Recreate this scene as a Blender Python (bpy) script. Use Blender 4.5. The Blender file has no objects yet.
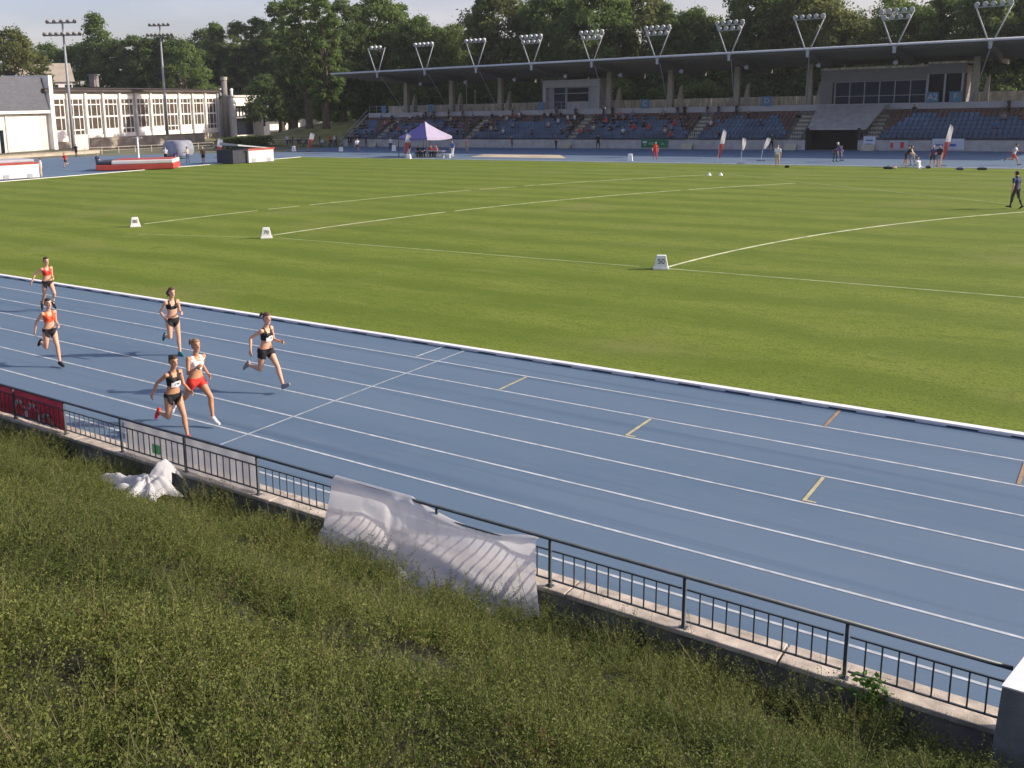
import bpy, bmesh, math, random
import numpy as np
from mathutils import Vector, Matrix, noise

SC = bpy.context.scene
COL = SC.collection
RND = random.Random(7)
RNG = np.random.default_rng(11)
PI = math.pi
rad = math.radians

# ------------------------------------------------------------------ camera
CAM = np.array([0.0, 0.0, 5.905])
CR = np.array([0.7963861886100068, 0.6043025500309371, -0.024237710645471432])
CU = np.array([-0.10096190522952689, 0.1723539363780487, 0.9798473423484985])
CF = np.array([-0.5963017124607733, 0.7778898049473963, -0.19827183127023065])
FPX, PPX, PPY = 960.6927, 403.067, 299.937


def ray(x, y):
    return CF * FPX + CR * (x - PPX) + CU * (PPY - y)


def G(x, y, z=0.0):
    """world point at height z seen at a photo pixel"""
    d = ray(x, y)
    return CAM + d * ((z - CAM[2]) / d[2])


def PY(x, y, Y):
    d = ray(x, y)
    return CAM + d * (Y / d[1])


cam_d = bpy.data.cameras.new("camera")
cam = bpy.data.objects.new("camera", cam_d)
COL.objects.link(cam)
m = Matrix.Identity(4)
for i in range(3):
    m[i][0], m[i][1], m[i][2], m[i][3] = CR[i], CU[i], -CF[i], CAM[i]
cam.matrix_world = m
cam_d.sensor_width = 36.0
cam_d.lens = FPX / 1024 * 36.0
cam_d.shift_x = (512 - PPX) / 1024
cam_d.shift_y = (PPY - 384) / 1024
cam_d.clip_start = 0.05
cam_d.clip_end = 6000
SC.camera = cam

# ------------------------------------------------------------------ light
SUN_AZ, SUN_EL = rad(33), rad(26)      # azimuth measured from +X towards +Y
to_sun = Vector((math.cos(SUN_AZ) * math.cos(SUN_EL), math.sin(SUN_AZ) * math.cos(SUN_EL), math.sin(SUN_EL)))
sd = bpy.data.lights.new("sun", 'SUN')
sd.energy = 4.3
sd.angle = rad(0.55)
sd.color = (1.0, 0.90, 0.74)
sun = bpy.data.objects.new("sun", sd)
COL.objects.link(sun)
sun.rotation_euler = to_sun.to_track_quat('Z', 'Y').to_euler()
w = bpy.data.worlds.new("World")
SC.world = w
w.use_nodes = True
nt = w.node_tree
bg = nt.nodes["Background"]
sky = nt.nodes.new("ShaderNodeTexSky")
sky.sky_type = 'NISHITA'
sky.sun_disc = False
sky.sun_elevation = SUN_EL
sky.sun_rotation = rad(90) - SUN_AZ
sky.altitude = 100
sky.air_density = 1.0
sky.dust_density = 2.5
sky.ozone_density = 1.0
tint = nt.nodes.new('ShaderNodeMix'); tint.data_type = 'RGBA'; tint.blend_type = 'MULTIPLY'; tint.inputs[0].default_value = 1.0
tint.inputs[7].default_value = (0.93, 0.81, 0.91, 1)      # slightly violet summer-evening air
nt.links.new(sky.outputs[0], tint.inputs[6]); 
tcw = nt.nodes.new('ShaderNodeTexCoord'); mpw = nt.nodes.new('ShaderNodeMapping'); mpw.inputs['Scale'].default_value = (1.2, 1.2, 5.0)
nzw = nt.nodes.new('ShaderNodeTexNoise'); nzw.inputs['Scale'].default_value = 2.6; nzw.inputs['Detail'].default_value = 6
nt.links.new(tcw.outputs['Generated'], mpw.inputs[0]); nt.links.new(mpw.outputs[0], nzw.inputs['Vector'])
rw = nt.nodes.new('ShaderNodeMapRange'); rw.inputs[1].default_value = 0.46; rw.inputs[2].default_value = 0.80; rw.inputs[4].default_value = 0.55
nt.links.new(nzw.outputs['Fac'], rw.inputs[0])
cloud = nt.nodes.new('ShaderNodeMix'); cloud.data_type = 'RGBA'; cloud.inputs[7].default_value = (4.9, 4.6, 4.9, 1)      # thin high cloud
nt.links.new(rw.outputs[0], cloud.inputs[0]); nt.links.new(tint.outputs[2], cloud.inputs[6]); nt.links.new(cloud.outputs[2], bg.inputs[0])
bg.inputs[1].default_value = 0.15
SC.view_settings.view_transform = 'Standard'
SC.view_settings.look = 'None'
SC.view_settings.exposure = 0.48
SC.view_settings.gamma = 1.0
SC.view_settings.use_curve_mapping = False
SC.render.engine = 'CYCLES'
SC.cycles.max_bounces = 6
SC.cycles.transparent_max_bounces = 12

# ------------------------------------------------------------------ tagging
def tag(o, label=None, cat=None, group=None, kind=None):
    if label: o["label"] = label
    if cat: o["category"] = cat
    if group: o["group"] = group
    if kind: o["kind"] = kind
    return o


def empty(name, loc=(0, 0, 0), rz=0.0, label=None, cat=None, group=None):
    o = bpy.data.objects.new(name, None)
    COL.objects.link(o)
    o.location = Vector([float(v) for v in loc])
    o.rotation_euler = (0, 0, rz)
    o.empty_display_size = 0.2
    return tag(o, label, cat, group)


def copy_tree(o, parent=None):
    c = o.copy()
    COL.objects.link(c)
    if parent is not None:
        c.parent = parent
    for ch in list(o.children):
        copy_tree(ch, c)
    return c


# ------------------------------------------------------------------ materials
def mat(name, col, rough=0.75, var=0.0, scale=5.0, bump=0.0, bscale=40.0, metal=0.0, spec=0.35, col2=None,
        stretch=None, transl=0.0, alpha=1.0, detail=5.0, sheen=0.0):
    m = bpy.data.materials.new(name)
    m.use_nodes = True
    nt = m.node_tree
    N, L = nt.nodes, nt.links
    p = N["Principled BSDF"]
    p.inputs["Roughness"].default_value = rough
    p.inputs["Metallic"].default_value = metal
    p.inputs["Specular IOR Level"].default_value = spec
    p.inputs["Base Color"].default_value = (*col, 1)
    co = None
    if var > 0 or bump > 0 or col2:
        tc = N.new("ShaderNodeTexCoord")
        mp = N.new("ShaderNodeMapping")
        L.new(tc.outputs["Object"], mp.inputs[0])
        if stretch: mp.inputs["Scale"].default_value = stretch
        co = mp.outputs[0]
    if var > 0 or col2:
        nz = N.new("ShaderNodeTexNoise")
        nz.inputs["Scale"].default_value = scale
        nz.inputs["Detail"].default_value = detail
        L.new(co, nz.inputs["Vector"])
        cr = N.new("ShaderNodeValToRGB")
        c2 = col2 or col
        cr.color_ramp.elements[0].position = 0.32
        cr.color_ramp.elements[1].position = 0.68
        cr.color_ramp.elements[0].color = (*[max(0, c * (1 - var)) for c in col], 1)
        cr.color_ramp.elements[1].color = (*[min(1, c * (1 + var)) for c in c2], 1)
        L.new(nz.outputs["Fac"], cr.inputs[0])
        L.new(cr.outputs[0], p.inputs["Base Color"])
        csock = cr.outputs[0]
    if bump > 0:
        nb = N.new("ShaderNodeTexNoise")
        nb.inputs["Scale"].default_value = bscale
        nb.inputs["Detail"].default_value = 4
        L.new(co, nb.inputs["Vector"])
        b = N.new("ShaderNodeBump")
        b.inputs["Strength"].default_value = bump
        b.inputs["Distance"].default_value = 0.02
        L.new(nb.outputs["Fac"], b.inputs["Height"])
        L.new(b.outputs[0], p.inputs["Normal"])
    if transl > 0:
        t = N.new("ShaderNodeBsdfTranslucent")
        t.inputs[0].default_value = (*col, 1)
        if var > 0 or col2: L.new(csock, t.inputs[0])
        mx = N.new("ShaderNodeMixShader")
        mx.inputs[0].default_value = transl
        L.new(p.outputs[0], mx.inputs[1]); L.new(t.outputs[0], mx.inputs[2])
        out = N["Material Output"]
        last = mx.outputs[0]
        if alpha < 1:
            tr = N.new("ShaderNodeBsdfTransparent")
            m2 = N.new("ShaderNodeMixShader")
            m2.inputs[0].default_value = alpha
            L.new(tr.outputs[0], m2.inputs[1]); L.new(last, m2.inputs[2])
            last = m2.outputs[0]
        L.new(last, out.inputs[0])
    elif alpha < 1:
        p.inputs["Alpha"].default_value = alpha
    return m


M = {}
M['concrete'] = mat("concrete", (0.40, 0.37, 0.33), 0.9, 0.18, 3, 0.3, 60)
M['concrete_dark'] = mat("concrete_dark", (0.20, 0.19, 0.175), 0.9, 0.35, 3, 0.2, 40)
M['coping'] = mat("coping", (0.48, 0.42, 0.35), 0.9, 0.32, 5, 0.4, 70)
M['pillar'] = mat("pillar_shade_grey", (0.20, 0.21, 0.22), 0.85, 0.22, 5, 0.3, 60)  # darkened body colour: the shade on the pillar's front is painted in
M['rail'] = mat("rail_paint", (0.070, 0.086, 0.102), 0.45, 0.2, 6)
M['white_paint'] = mat("white_paint", (0.78, 0.78, 0.77), 0.6, 0.06, 8)
M['kerb_white'] = mat("kerb_white", (0.86, 0.85, 0.83), 0.5, 0.06, 5)
M['line_white'] = mat("line_white", (0.44, 0.48, 0.51), 0.8, 0.25, 6)
M['line_thin'] = mat("line_thin", (0.34, 0.39, 0.43), 0.8, 0.25, 5)
M['line_yellow'] = mat("line_yellow", (0.46, 0.42, 0.24), 0.8, 0.2, 6)
M['line_orange'] = mat("line_orange", (0.33, 0.22, 0.13), 0.8, 0.2, 6)
M['chalk'] = mat("chalk_line", (0.62, 0.65, 0.40), 0.95, 0.35, 1.6)
M['chalk_faint'] = mat("chalk_line_faint", (0.30, 0.36, 0.17), 0.95, 0.3, 1.5)
M['sand'] = mat("sand", (0.52, 0.45, 0.33), 0.95, 0.12, 1)
M['cloth_white'] = mat("cloth_white", (0.80, 0.80, 0.82), 0.8, 0.03, 3, transl=0.5)
M['cloth_sheer'] = mat("cloth_sheer", (0.86, 0.86, 0.89), 0.8, 0.03, 3, transl=0.55, alpha=0.88)
M['banner_red'] = mat("banner_red", (0.42, 0.10, 0.145), 0.6, 0.10, 2, transl=0.5)
M['banner_mesh'] = mat("banner_mesh", (0.40, 0.40, 0.42), 0.8, 0.06, 3, transl=0.45, alpha=0.86)
M['letter'] = mat("banner_letter", (0.80, 0.62, 0.60), 0.7, 0.1, 4)
M['sticker_green'] = mat("sticker_green", (0.34, 0.66, 0.38), 0.6, 0.02, 3, transl=0.5)
M['skin'] = mat("skin", (0.52, 0.29, 0.18), 0.55, 0.05, 8)
M['skin2'] = mat("skin_tan", (0.45, 0.24, 0.14), 0.55, 0.05, 8)
M['skin3'] = mat("skin_pale", (0.57, 0.33, 0.22), 0.55, 0.05, 8)
M['eye'] = mat("eye_dark", (0.05, 0.035, 0.03), 0.4)
M['lip'] = mat("lip", (0.40, 0.16, 0.14), 0.5)
M['hair_dark'] = mat("hair_dark", (0.035, 0.022, 0.016), 0.6, 0.3, 30)
M['hair_blond'] = mat("hair_blond", (0.26, 0.15, 0.08), 0.6, 0.3, 30)
M['hair_brown'] = mat("hair_brown", (0.09, 0.05, 0.032), 0.6, 0.3, 30)


def cloth(name, c):
    return mat("fabric_" + name, c, 0.8, 0.08, 12)


FAB = {k: cloth(k, v) for k, v in dict(
    black=(0.016, 0.016, 0.018), red=(0.62, 0.045, 0.03), orange=(0.72, 0.10, 0.035), white=(0.75, 0.75, 0.76),
    navy=(0.02, 0.035, 0.11), darkgrey=(0.05, 0.05, 0.055), blue=(0.05, 0.14, 0.42), grey=(0.25, 0.25, 0.27),
    purple=(0.10, 0.05, 0.16), green=(0.03, 0.09, 0.05), beige=(0.46, 0.38, 0.28), pink=(0.6, 0.2, 0.25),
    brown=(0.14, 0.08, 0.05), teal=(0.03, 0.16, 0.17), yellow=(0.6, 0.42, 0.06), denim=(0.07, 0.10, 0.19),
    silver=(0.5, 0.52, 0.55)).items()}


# ------------------------------------------------------------------ mesh building
class MB:
    def __init__(s):
        s.v = []; s.f = []; s.mi = []; s.mats = []

    def mat(s, m):
        if m not in s.mats: s.mats.append(m)
        return s.mats.index(m)

    def add(s, vs, fs, m=None):
        o = len(s.v)
        s.v += [tuple(float(c) for c in p) for p in vs]
        k = s.mat(m) if m is not None else 0
        for f in fs:
            s.f.append(tuple(o + i for i in f)); s.mi.append(k)
        return s

    def box(s, x0, x1, y0, y1, z0, z1, m=None):
        v = [(x0, y0, z0), (x1, y0, z0), (x1, y1, z0), (x0, y1, z0), (x0, y0, z1), (x1, y0, z1), (x1, y1, z1), (x0, y1, z1)]
        return s.add(v, [(0, 3, 2, 1), (4, 5, 6, 7), (0, 1, 5, 4), (1, 2, 6, 5), (2, 3, 7, 6), (3, 0, 4, 7)], m)

    def obox(s, o, ax, ay, az, m=None):
        """box from corner o with three edge vectors"""
        o, ax, ay, az = [np.array(q, float) for q in (o, ax, ay, az)]
        v = [o, o + ax, o + ax + ay, o + ay, o + az, o + ax + az, o + ax + ay + az, o + ay + az]
        return s.add(v, [(0, 3, 2, 1), (4, 5, 6, 7), (0, 1, 5, 4), (1, 2, 6, 5), (2, 3, 7, 6), (3, 0, 4, 7)], m)

    def quad(s, a, b, c, d, m=None):
        return s.add([a, b, c, d], [(0, 1, 2, 3)], m)

    def tube(s, pts, rs, n=10, m=None, cap=True):
        pts = [np.array(p, float) for p in pts]
        if not hasattr(rs, '__len__'): rs = [rs] * len(pts)
        vs = []; fs = []
        for i, p in enumerate(pts):
            a = pts[max(0, i - 1)]; b = pts[min(len(pts) - 1, i + 1)]
            t = b - a; t /= (np.linalg.norm(t) + 1e-9)
            ref = np.array([0, 0, 1.0]) if abs(t[2]) < 0.9 else np.array([1.0, 0, 0])
            u = np.cross(t, ref); u /= np.linalg.norm(u); w_ = np.cross(t, u)
            for k in range(n):
                an = 2 * PI * k / n
                vs.append(p + rs[i] * (math.cos(an) * u + math.sin(an) * w_))
        for i in range(len(pts) - 1):
            for k in range(n):
                k2 = (k + 1) % n
                fs.append((i * n + k, i * n + k2, (i + 1) * n + k2, (i + 1) * n + k))
        if cap:
            fs.append(tuple(range(n - 1, -1, -1))); fs.append(tuple((len(pts) - 1) * n + k for k in range(n)))
        return s.add(vs, fs, m)

    def ball(s, c, r, m=None, n=10, k=6):
        c = np.array(c, float)
        r = np.array(r if hasattr(r, '__len__') else (r, r, r), float)
        vs = [c + r * [0, 0, -1]]; fs = []
        for j in range(1, k):
            th = -PI / 2 + PI * j / k
            for i in range(n):
                a = 2 * PI * i / n
                vs.append(c + r * [math.cos(th) * math.cos(a), math.cos(th) * math.sin(a), math.sin(th)])
        vs.append(c + r * [0, 0, 1])
        for i in range(n):
            fs.append((0, 1 + (i + 1) % n, 1 + i))
            fs.append((len(vs) - 1, 1 + (k - 2) * n + i, 1 + (k - 2) * n + (i + 1) % n))
        for j in range(k - 2):
            for i in range(n):
                i2 = (i + 1) % n
                fs.append((1 + j * n + i, 1 + j * n + i2, 1 + (j + 1) * n + i2, 1 + (j + 1) * n + i))
        return s.add(vs, fs, m)

    def build(s, name, m=None, parent=None, smooth=False, bevel=0.0):
        me = bpy.data.meshes.new(name)
        me.from_pydata(s.v, [], s.f)
        ms = s.mats if s.mats else []
        if m is not None and not ms: ms = [m]
        for q in ms: me.materials.append(q)
        if len(ms) > 1: me.polygons.foreach_set("material_index", s.mi)
        if smooth: me.polygons.foreach_set("use_smooth", [True] * len(s.f))
        me.update()
        o = bpy.data.objects.new(name, me)
        COL.objects.link(o)
        if parent is not None: o.parent = parent
        if bevel > 0:
            b = o.modifiers.new("bevel", 'BEVEL'); b.width = bevel; b.segments = 2; b.limit_method = 'ANGLE'
        return o


def np_mesh(name, V, F4, mats, mi=None, attr=None, smooth=False):
    """quads from numpy arrays"""
    me = bpy.data.meshes.new(name)
    nv, nf = len(V), len(F4)
    me.vertices.add(nv); me.vertices.foreach_set("co", V.astype(np.float32).ravel())
    me.loops.add(nf * 4); me.loops.foreach_set("vertex_index", F4.astype(np.int32).ravel())
    me.polygons.add(nf)
    me.polygons.foreach_set("loop_start", np.arange(0, nf * 4, 4, dtype=np.int32))
    me.polygons.foreach_set("loop_total", np.full(nf, 4, dtype=np.int32))
    for q in mats: me.materials.append(q)
    if mi is not None: me.polygons.foreach_set("material_index", mi.astype(np.int32))
    if smooth: me.polygons.foreach_set("use_smooth", np.ones(nf, dtype=bool))
    me.update(calc_edges=True)
    if attr is not None:
        a = me.attributes.new("tint", 'FLOAT', 'FACE')
        a.data.foreach_set("value", attr.astype(np.float32))
    return me


def link(name, me, parent=None):
    o = bpy.data.objects.new(name, me)
    COL.objects.link(o)
    if parent is not None: o.parent = parent
    return o


def text_mesh(txt, size, depth, material, name, parent=None):
    cu = bpy.data.curves.new("txt", 'FONT')
    cu.body = txt; cu.size = size; cu.extrude = depth; cu.align_x = 'CENTER'; cu.align_y = 'CENTER'
    to = bpy.data.objects.new("txt", cu)
    COL.objects.link(to)
    bpy.context.view_layer.update()
    dg = bpy.context.evaluated_depsgraph_get()
    me = bpy.data.meshes.new_from_object(to.evaluated_get(dg))
    bpy.data.objects.remove(to); bpy.data.curves.remove(cu)
    me.materials.clear(); me.materials.append(material)
    return link(name, me, parent)


D = 19.016          # inner kerb of the near straight
LW = 1.22
FAR = 87.2          # inner kerb of the far straight
# =================================================================== ground sheets
def sheet(name, poly, z, m, kind='structure', grid=None):
    mb = MB(); mb.add([(x, y, z) for x, y in poly], [tuple(range(len(poly)))])
    return tag(mb.build(name, m), kind=kind)


M['earth'] = mat("earth", (0.13, 0.13, 0.075), 0.95, 0.35, 0.12, 0.3, 3)
sheet("ground", [(-2500, 9.2), (2500, 9.2), (2500, 3500), (-2500, 3500)], -0.03, M['earth'])


def track_mat():
    m = mat("track_surface", (0.155, 0.245, 0.40), 0.85, 0, spec=0.25)
    N, L = m.node_tree.nodes, m.node_tree.links
    p = N["Principled BSDF"]
    tc = N.new("ShaderNodeTexCoord")

    def nz(scale, det, st=None):
        mp = N.new("ShaderNodeMapping")
        if st: mp.inputs["Scale"].default_value = st
        L.new(tc.outputs["Object"], mp.inputs[0])
        n = N.new("ShaderNodeTexNoise"); n.inputs["Scale"].default_value = scale; n.inputs["Detail"].default_value = det
        L.new(mp.outputs[0], n.inputs["Vector"]); return n.outputs["Fac"]

    def mixc(a, b, fac):
        x = N.new("ShaderNodeMix"); x.data_type = 'RGBA'
        L.new(fac, x.inputs[0])
        for i, c in ((6, a), (7, b)):
            if isinstance(c, tuple): x.inputs[i].default_value = (*c, 1)
            else: L.new(c, x.inputs[i])
        return x.outputs[2]

    def ramp(s, a, b):
        r = N.new("ShaderNodeMapRange"); r.inputs[1].default_value = a; r.inputs[2].default_value = b
        L.new(s, r.inputs[0]); return r.outputs[0]
    big = ramp(nz(0.35, 4, (0.35, 1.6, 1)), 0.3, 0.7)
    c = mixc((0.099, 0.158, 0.233), (0.120, 0.181, 0.256), big)
    mid = ramp(nz(2.2, 6, (0.5, 2, 1)), 0.52, 0.8)
    c = mixc(c, (0.128, 0.180, 0.240), mid)
    fine = ramp(nz(70, 2), 0.55, 0.75)
    c = mixc(c, (0.076, 0.126, 0.196), fine)
    # worn running lines along the lanes, scuffs and old stains
    c = mixc(c, (0.070, 0.118, 0.186), ramp(nz(1.1, 7, (0.05, 2.4, 1)), 0.56, 0.80))
    c = mixc(c, (0.150, 0.196, 0.245), ramp(nz(5.5, 8, (0.25, 1.4, 1)), 0.64, 0.82))
    c = mixc(c, (0.060, 0.098, 0.150), ramp(nz(0.9, 9, (1, 1, 1)), 0.70, 0.84))
    L.new(c, p.inputs["Base Color"])
    b = N.new("ShaderNodeBump"); b.inputs["Strength"].default_value = 0.35; b.inputs["Distance"].default_value = 0.01
    L.new(nz(110, 2), b.inputs["Height"]); L.new(b.outputs[0], p.inputs["Normal"])
    return m


def grass_mat():
    m = mat("mown_grass", (0.1, 0.15, 0.03), 0.9, 0, spec=0.15)
    N, L = m.node_tree.nodes, m.node_tree.links
    p = N["Principled BSDF"]
    tc = N.new("ShaderNodeTexCoord")

    def nz(scale, det, st=None, rough=0.5):
        mp = N.new("ShaderNodeMapping")
        if st: mp.inputs["Scale"].default_value = st
        L.new(tc.outputs["Object"], mp.inputs[0])
        n = N.new("ShaderNodeTexNoise"); n.inputs["Scale"].default_value = scale; n.inputs["Detail"].default_value = det
        n.inputs["Roughness"].default_value = rough
        L.new(mp.outputs[0], n.inputs["Vector"]); return n.outputs["Fac"]

    def mixc(a, b, fac):
        x = N.new("ShaderNodeMix"); x.data_type = 'RGBA'
        L.new(fac, x.inputs[0])
        for i, c in ((6, a), (7, b)):
            if isinstance(c, tuple): x.inputs[i].default_value = (*c, 1)
            else: L.new(c, x.inputs[i])
        return x.outputs[2]

    def ramp(s, a, b):
        r = N.new("ShaderNodeMapRange"); r.inputs[1].default_value = a; r.inputs[2].default_value = b
        L.new(s, r.inputs[0]); return r.outputs[0]
    # mowing bands run along the straight
    sx = N.new("ShaderNodeSeparateXYZ"); L.new(tc.outputs["Object"], sx.inputs[0])
    wv = N.new("ShaderNodeMath"); wv.operation = 'MULTIPLY_ADD'
    L.new(sx.outputs[1], wv.inputs[0]); wv.inputs[1].default_value = 2 * PI / 3.9; wv.inputs[2].default_value = 0.4
    ad = N.new("ShaderNodeMath"); ad.operation = 'MULTIPLY_ADD'
    L.new(nz(0.22, 4), ad.inputs[0]); ad.inputs[1].default_value = 3.6; L.new(wv.outputs[0], ad.inputs[2])
    sn = N.new("ShaderNodeMath"); sn.operation = 'SINE'; L.new(ad.outputs[0], sn.inputs[0])
    band = ramp(sn.outputs[0], -0.8, 0.8)
    bs = N.new("ShaderNodeMath"); bs.operation = 'MULTIPLY'
    L.new(band, bs.inputs[0]); L.new(ramp(nz(0.06, 3), 0.1, 0.55), bs.inputs[1])
    c = mixc((0.122, 0.174, 0.019), (0.172, 0.224, 0.029), bs.outputs[0])
    c = mixc(c, (0.215, 0.250, 0.046), ramp(nz(0.45, 6, (0.5, 1.6, 1)), 0.50, 0.85))
    c = mixc(c, (0.096, 0.148, 0.016), ramp(nz(1.3, 6, (0.8, 1.5, 1)), 0.52, 0.85))
    c = mixc(c, (0.060, 0.104, 0.010), ramp(nz(14, 6), 0.47, 0.78))
    c = mixc(c, (0.190, 0.205, 0.060), ramp(nz(0.17, 5), 0.56, 0.82))
    c = mixc(c, (0.070, 0.112, 0.014), ramp(nz(5, 6, (0.7, 1.4, 1)), 0.54, 0.85))
    c = mixc(c, (0.20, 0.22, 0.06), ramp(nz(45, 3), 0.62, 0.8))
    L.new(c, p.inputs["Base Color"])
    b = N.new("ShaderNodeBump"); b.inputs["Strength"].default_value = 0.6; b.inputs["Distance"].default_value = 0.03
    L.new(nz(60, 3), b.inputs["Height"]); L.new(b.outputs[0], p.inputs["Normal"])
    return m


M['track'] = track_mat()
M['grass'] = grass_mat()
# tartan: two straights, left bend with its D-zone, open to the right
cy, ro = (D + FAR) / 2, (FAR - D) / 2 + 10.6
poly = [(90, D - 9.7), (90, FAR + 11.5)]
for k in range(25):
    a = PI / 2 + PI * k / 24
    x = -84 + ro * 0.98 * math.cos(a); y = cy + ro * math.sin(a)
    if k == 0: y = FAR + 11.5
    if y < 9.32: y = 9.32
    poly.append((x, y))
poly = [(x, max(y, 9.32)) for x, y in poly]
sheet("track", poly, 0.0, M['track'])
# outer apron of the far straight up to the stand
M['apron'] = mat("apron_tartan", (0.088, 0.158, 0.25), 0.85, 0.12, 0.6)
sheet("apron", [(-97, FAR + 11.5), (90, FAR + 11.5), (90, 112.5), (-97, 112.5)], 0.004, M['apron'])
sheet("infield_grass", [(-82, D + 0.06), (70, D + 0.06), (70, FAR), (-82, FAR)], 0.012, M['grass'])
sheet("sand_pit", [(*G(470, 157.0)[:2],), (*G(566, 158.4)[:2],), (*G(560, 155.2)[:2],), (*G(484, 154.3)[:2],)], 0.02, M['sand'])

# kerb: white aluminium rail on short feet
mb = MB()
mb.box(-84, 40, D - 0.05, D + 0.12, 0.03, 0.075)
for k in range(124):
    mb.box(-83.8 + k, -83.3 + k, D - 0.035, D + 0.035, 0.0, 0.031)
tag(mb.build("kerb", M['kerb_white'], bevel=0.008), kind='structure')
mb = MB()
mb.box(-82, 60, FAR - 0.05, FAR + 0.05, 0.012, 0.075)
mb.box(-82.1, -82, D + 0.06, FAR, 0.013, 0.05)
tag(mb.build("kerb", M['kerb_white']), kind='structure')


def strip(mb, p0, p1, wd, z, m=None, n=1):
    p0 = np.array(p0[:2], float); p1 = np.array(p1[:2], float)
    t = (p1 - p0) / np.linalg.norm(p1 - p0); q = np.array([-t[1], t[0]]) * wd / 2
    mb.add([(*(p0 - q), z), (*(p1 - q), z), (*(p1 + q), z), (*(p0 + q), z)], [(0, 1, 2, 3)], m)


lanes = MB()
for k in range(1, 8):
    strip(lanes, (-84, D - k * LW), (40, D - k * LW), 0.052, 0.004)
    strip(lanes, (-84, FAR + k * LW), (60, FAR + k * LW), 0.05, 0.004)
strip(lanes, (-84, D - 8 * LW + 0.02), (40, D - 8 * LW + 0.02), 0.052, 0.004)
# bend lines seen far left
for k in range(1, 8):
    r = (FAR - D) / 2 + k * LW
    pr_ = None
    for a in np.linspace(PI / 2, PI * 1.35, 40):
        q = (-84 + r * math.cos(a), cy + r * math.sin(a))
        if pr_: strip(lanes, pr_, q, 0.05, 0.004)
        pr_ = q
tag(lanes.build("lane_markings", M['line_white']), kind='structure')
cl_ = MB(); strip(cl_, (-12.66, D - 0.1), (-12.66, D - 8 * LW + 0.2), 0.045, 0.0075)
tag(cl_.build("cross_line_marking", M['line_thin']), kind='structure')
rel = MB()
for X, k0, mk, hook in [(-13.33, 0, 'line_white', 0), (-10.24, 1, 'line_yellow', 0), (-6.85, 2, 'line_yellow', 1),
                        (-3.47, 3, 'line_yellow', 1), (-4.08, 0, 'line_orange', 0), (-0.98, 1, 'line_orange', 0)]:
    strip(rel, (X, D - k0 * LW - 0.07), (X, D - (k0 + 1) * LW + 0.05), 0.055, 0.008, M[mk])
    if hook: strip(rel, (X + 0.02, D - (k0 + 1) * LW + 0.08), (X + 0.17, D - (k0 + 1) * LW + 0.08), 0.05, 0.0085, M[mk])
tag(rel.build("exchange_markings"), kind='structure')

# field lines: throwing-sector arcs and the straight sector lines
fl = MB()


def arc(c, R, a0, a1, wd, m, n=40, gap=0.0):
    pr_ = None
    for i in range(n + 1):
        a = a0 + (a1 - a0) * i / n
        q = (c[0] + R * math.cos(a), c[1] + R * math.sin(a))
        if pr_ and RND.random() > gap: strip(fl, pr_, q, wd, 0.017, m)
        pr_ = q


CC = (37.0, 27.4)


def ang(p): return math.atan2(p[1] - CC[1], p[0] - CC[0])


a_hi = ang((-19.2, 69.5))
for R, p0 in [(50.35, (-13.0, 32.75)), (69.65, (-32.2, 32.2)), (79.4, (-42.0, 32.4))]:
    arc(CC, R, ang(p0), a_hi if R > 60 else ang((-4.2, 57.2)), 0.13, M['chalk'], 60, 0.03)
arc(CC, 50.35, ang((-4.2, 57.2)), a_hi, 0.1, M['chalk_faint'], 20, 0.1)
strip(fl, (CC[0] + 5, CC[1] - 4), (-30.5, 79.4), 0.09, 0.0162, M['chalk_faint'])
strip(fl, (-13.5, 32.35), (20, 33.0), 0.11, 0.0165, M['chalk_faint'])
strip(fl, (-31.5, 31.75), (-14, 32.3), 0.10, 0.0165, M['chalk_faint'])
strip(fl, (-39, 29.5), (-33, 31.3), 0.08, 0.0165, M['chalk_faint'])
strip(fl, (-60, 75.8), (30, 77.0), 0.1, 0.0158, M['chalk_faint'])
tag(fl.build("field_lines"), kind='structure')

# =================================================================== near bank, wall
def bank_z(x, y):
    s = 0.468
    if y > 8.85:
        z = -0.06
    else:
        z = -0.06 + (8.85 - y) * s
        z = min(z, 4.15 + max(0, -y) * 0.02)
    return z


M['soil'] = mat("bank_soil", (0.028, 0.030, 0.014), 0.95, 0.4, 3, 0.5, 20)
xs = np.linspace(-60, 45, 106); ys = np.concatenate([np.linspace(-40, 0, 11), np.linspace(0.5, 9.25, 19)])
mb = MB()
V = [(x, y, bank_z(x, y) + 0.05 * noise.noise(Vector((x * .8, y * .8, 0)))) for y in ys for x in xs]
nx = len(xs)
mb.add(V, [(j * nx + i, j * nx + i + 1, (j + 1) * nx + i + 1, (j + 1) * nx + i) for j in range(len(ys) - 1) for i in range(nx - 1)])
tag(mb.build("terrain", M['soil'], smooth=True), kind='structure')

wall = empty("retaining_wall", (-20, 9.2, 0), 0, "low concrete retaining wall with pale coping along the outer edge of the blue track", "wall")
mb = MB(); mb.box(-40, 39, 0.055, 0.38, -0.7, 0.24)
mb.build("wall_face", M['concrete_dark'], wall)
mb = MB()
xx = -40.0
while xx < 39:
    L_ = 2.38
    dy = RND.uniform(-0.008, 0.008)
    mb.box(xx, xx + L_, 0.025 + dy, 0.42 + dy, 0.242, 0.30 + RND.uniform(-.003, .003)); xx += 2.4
mb.build("coping", M['coping'], wall, bevel=0.012)

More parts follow.
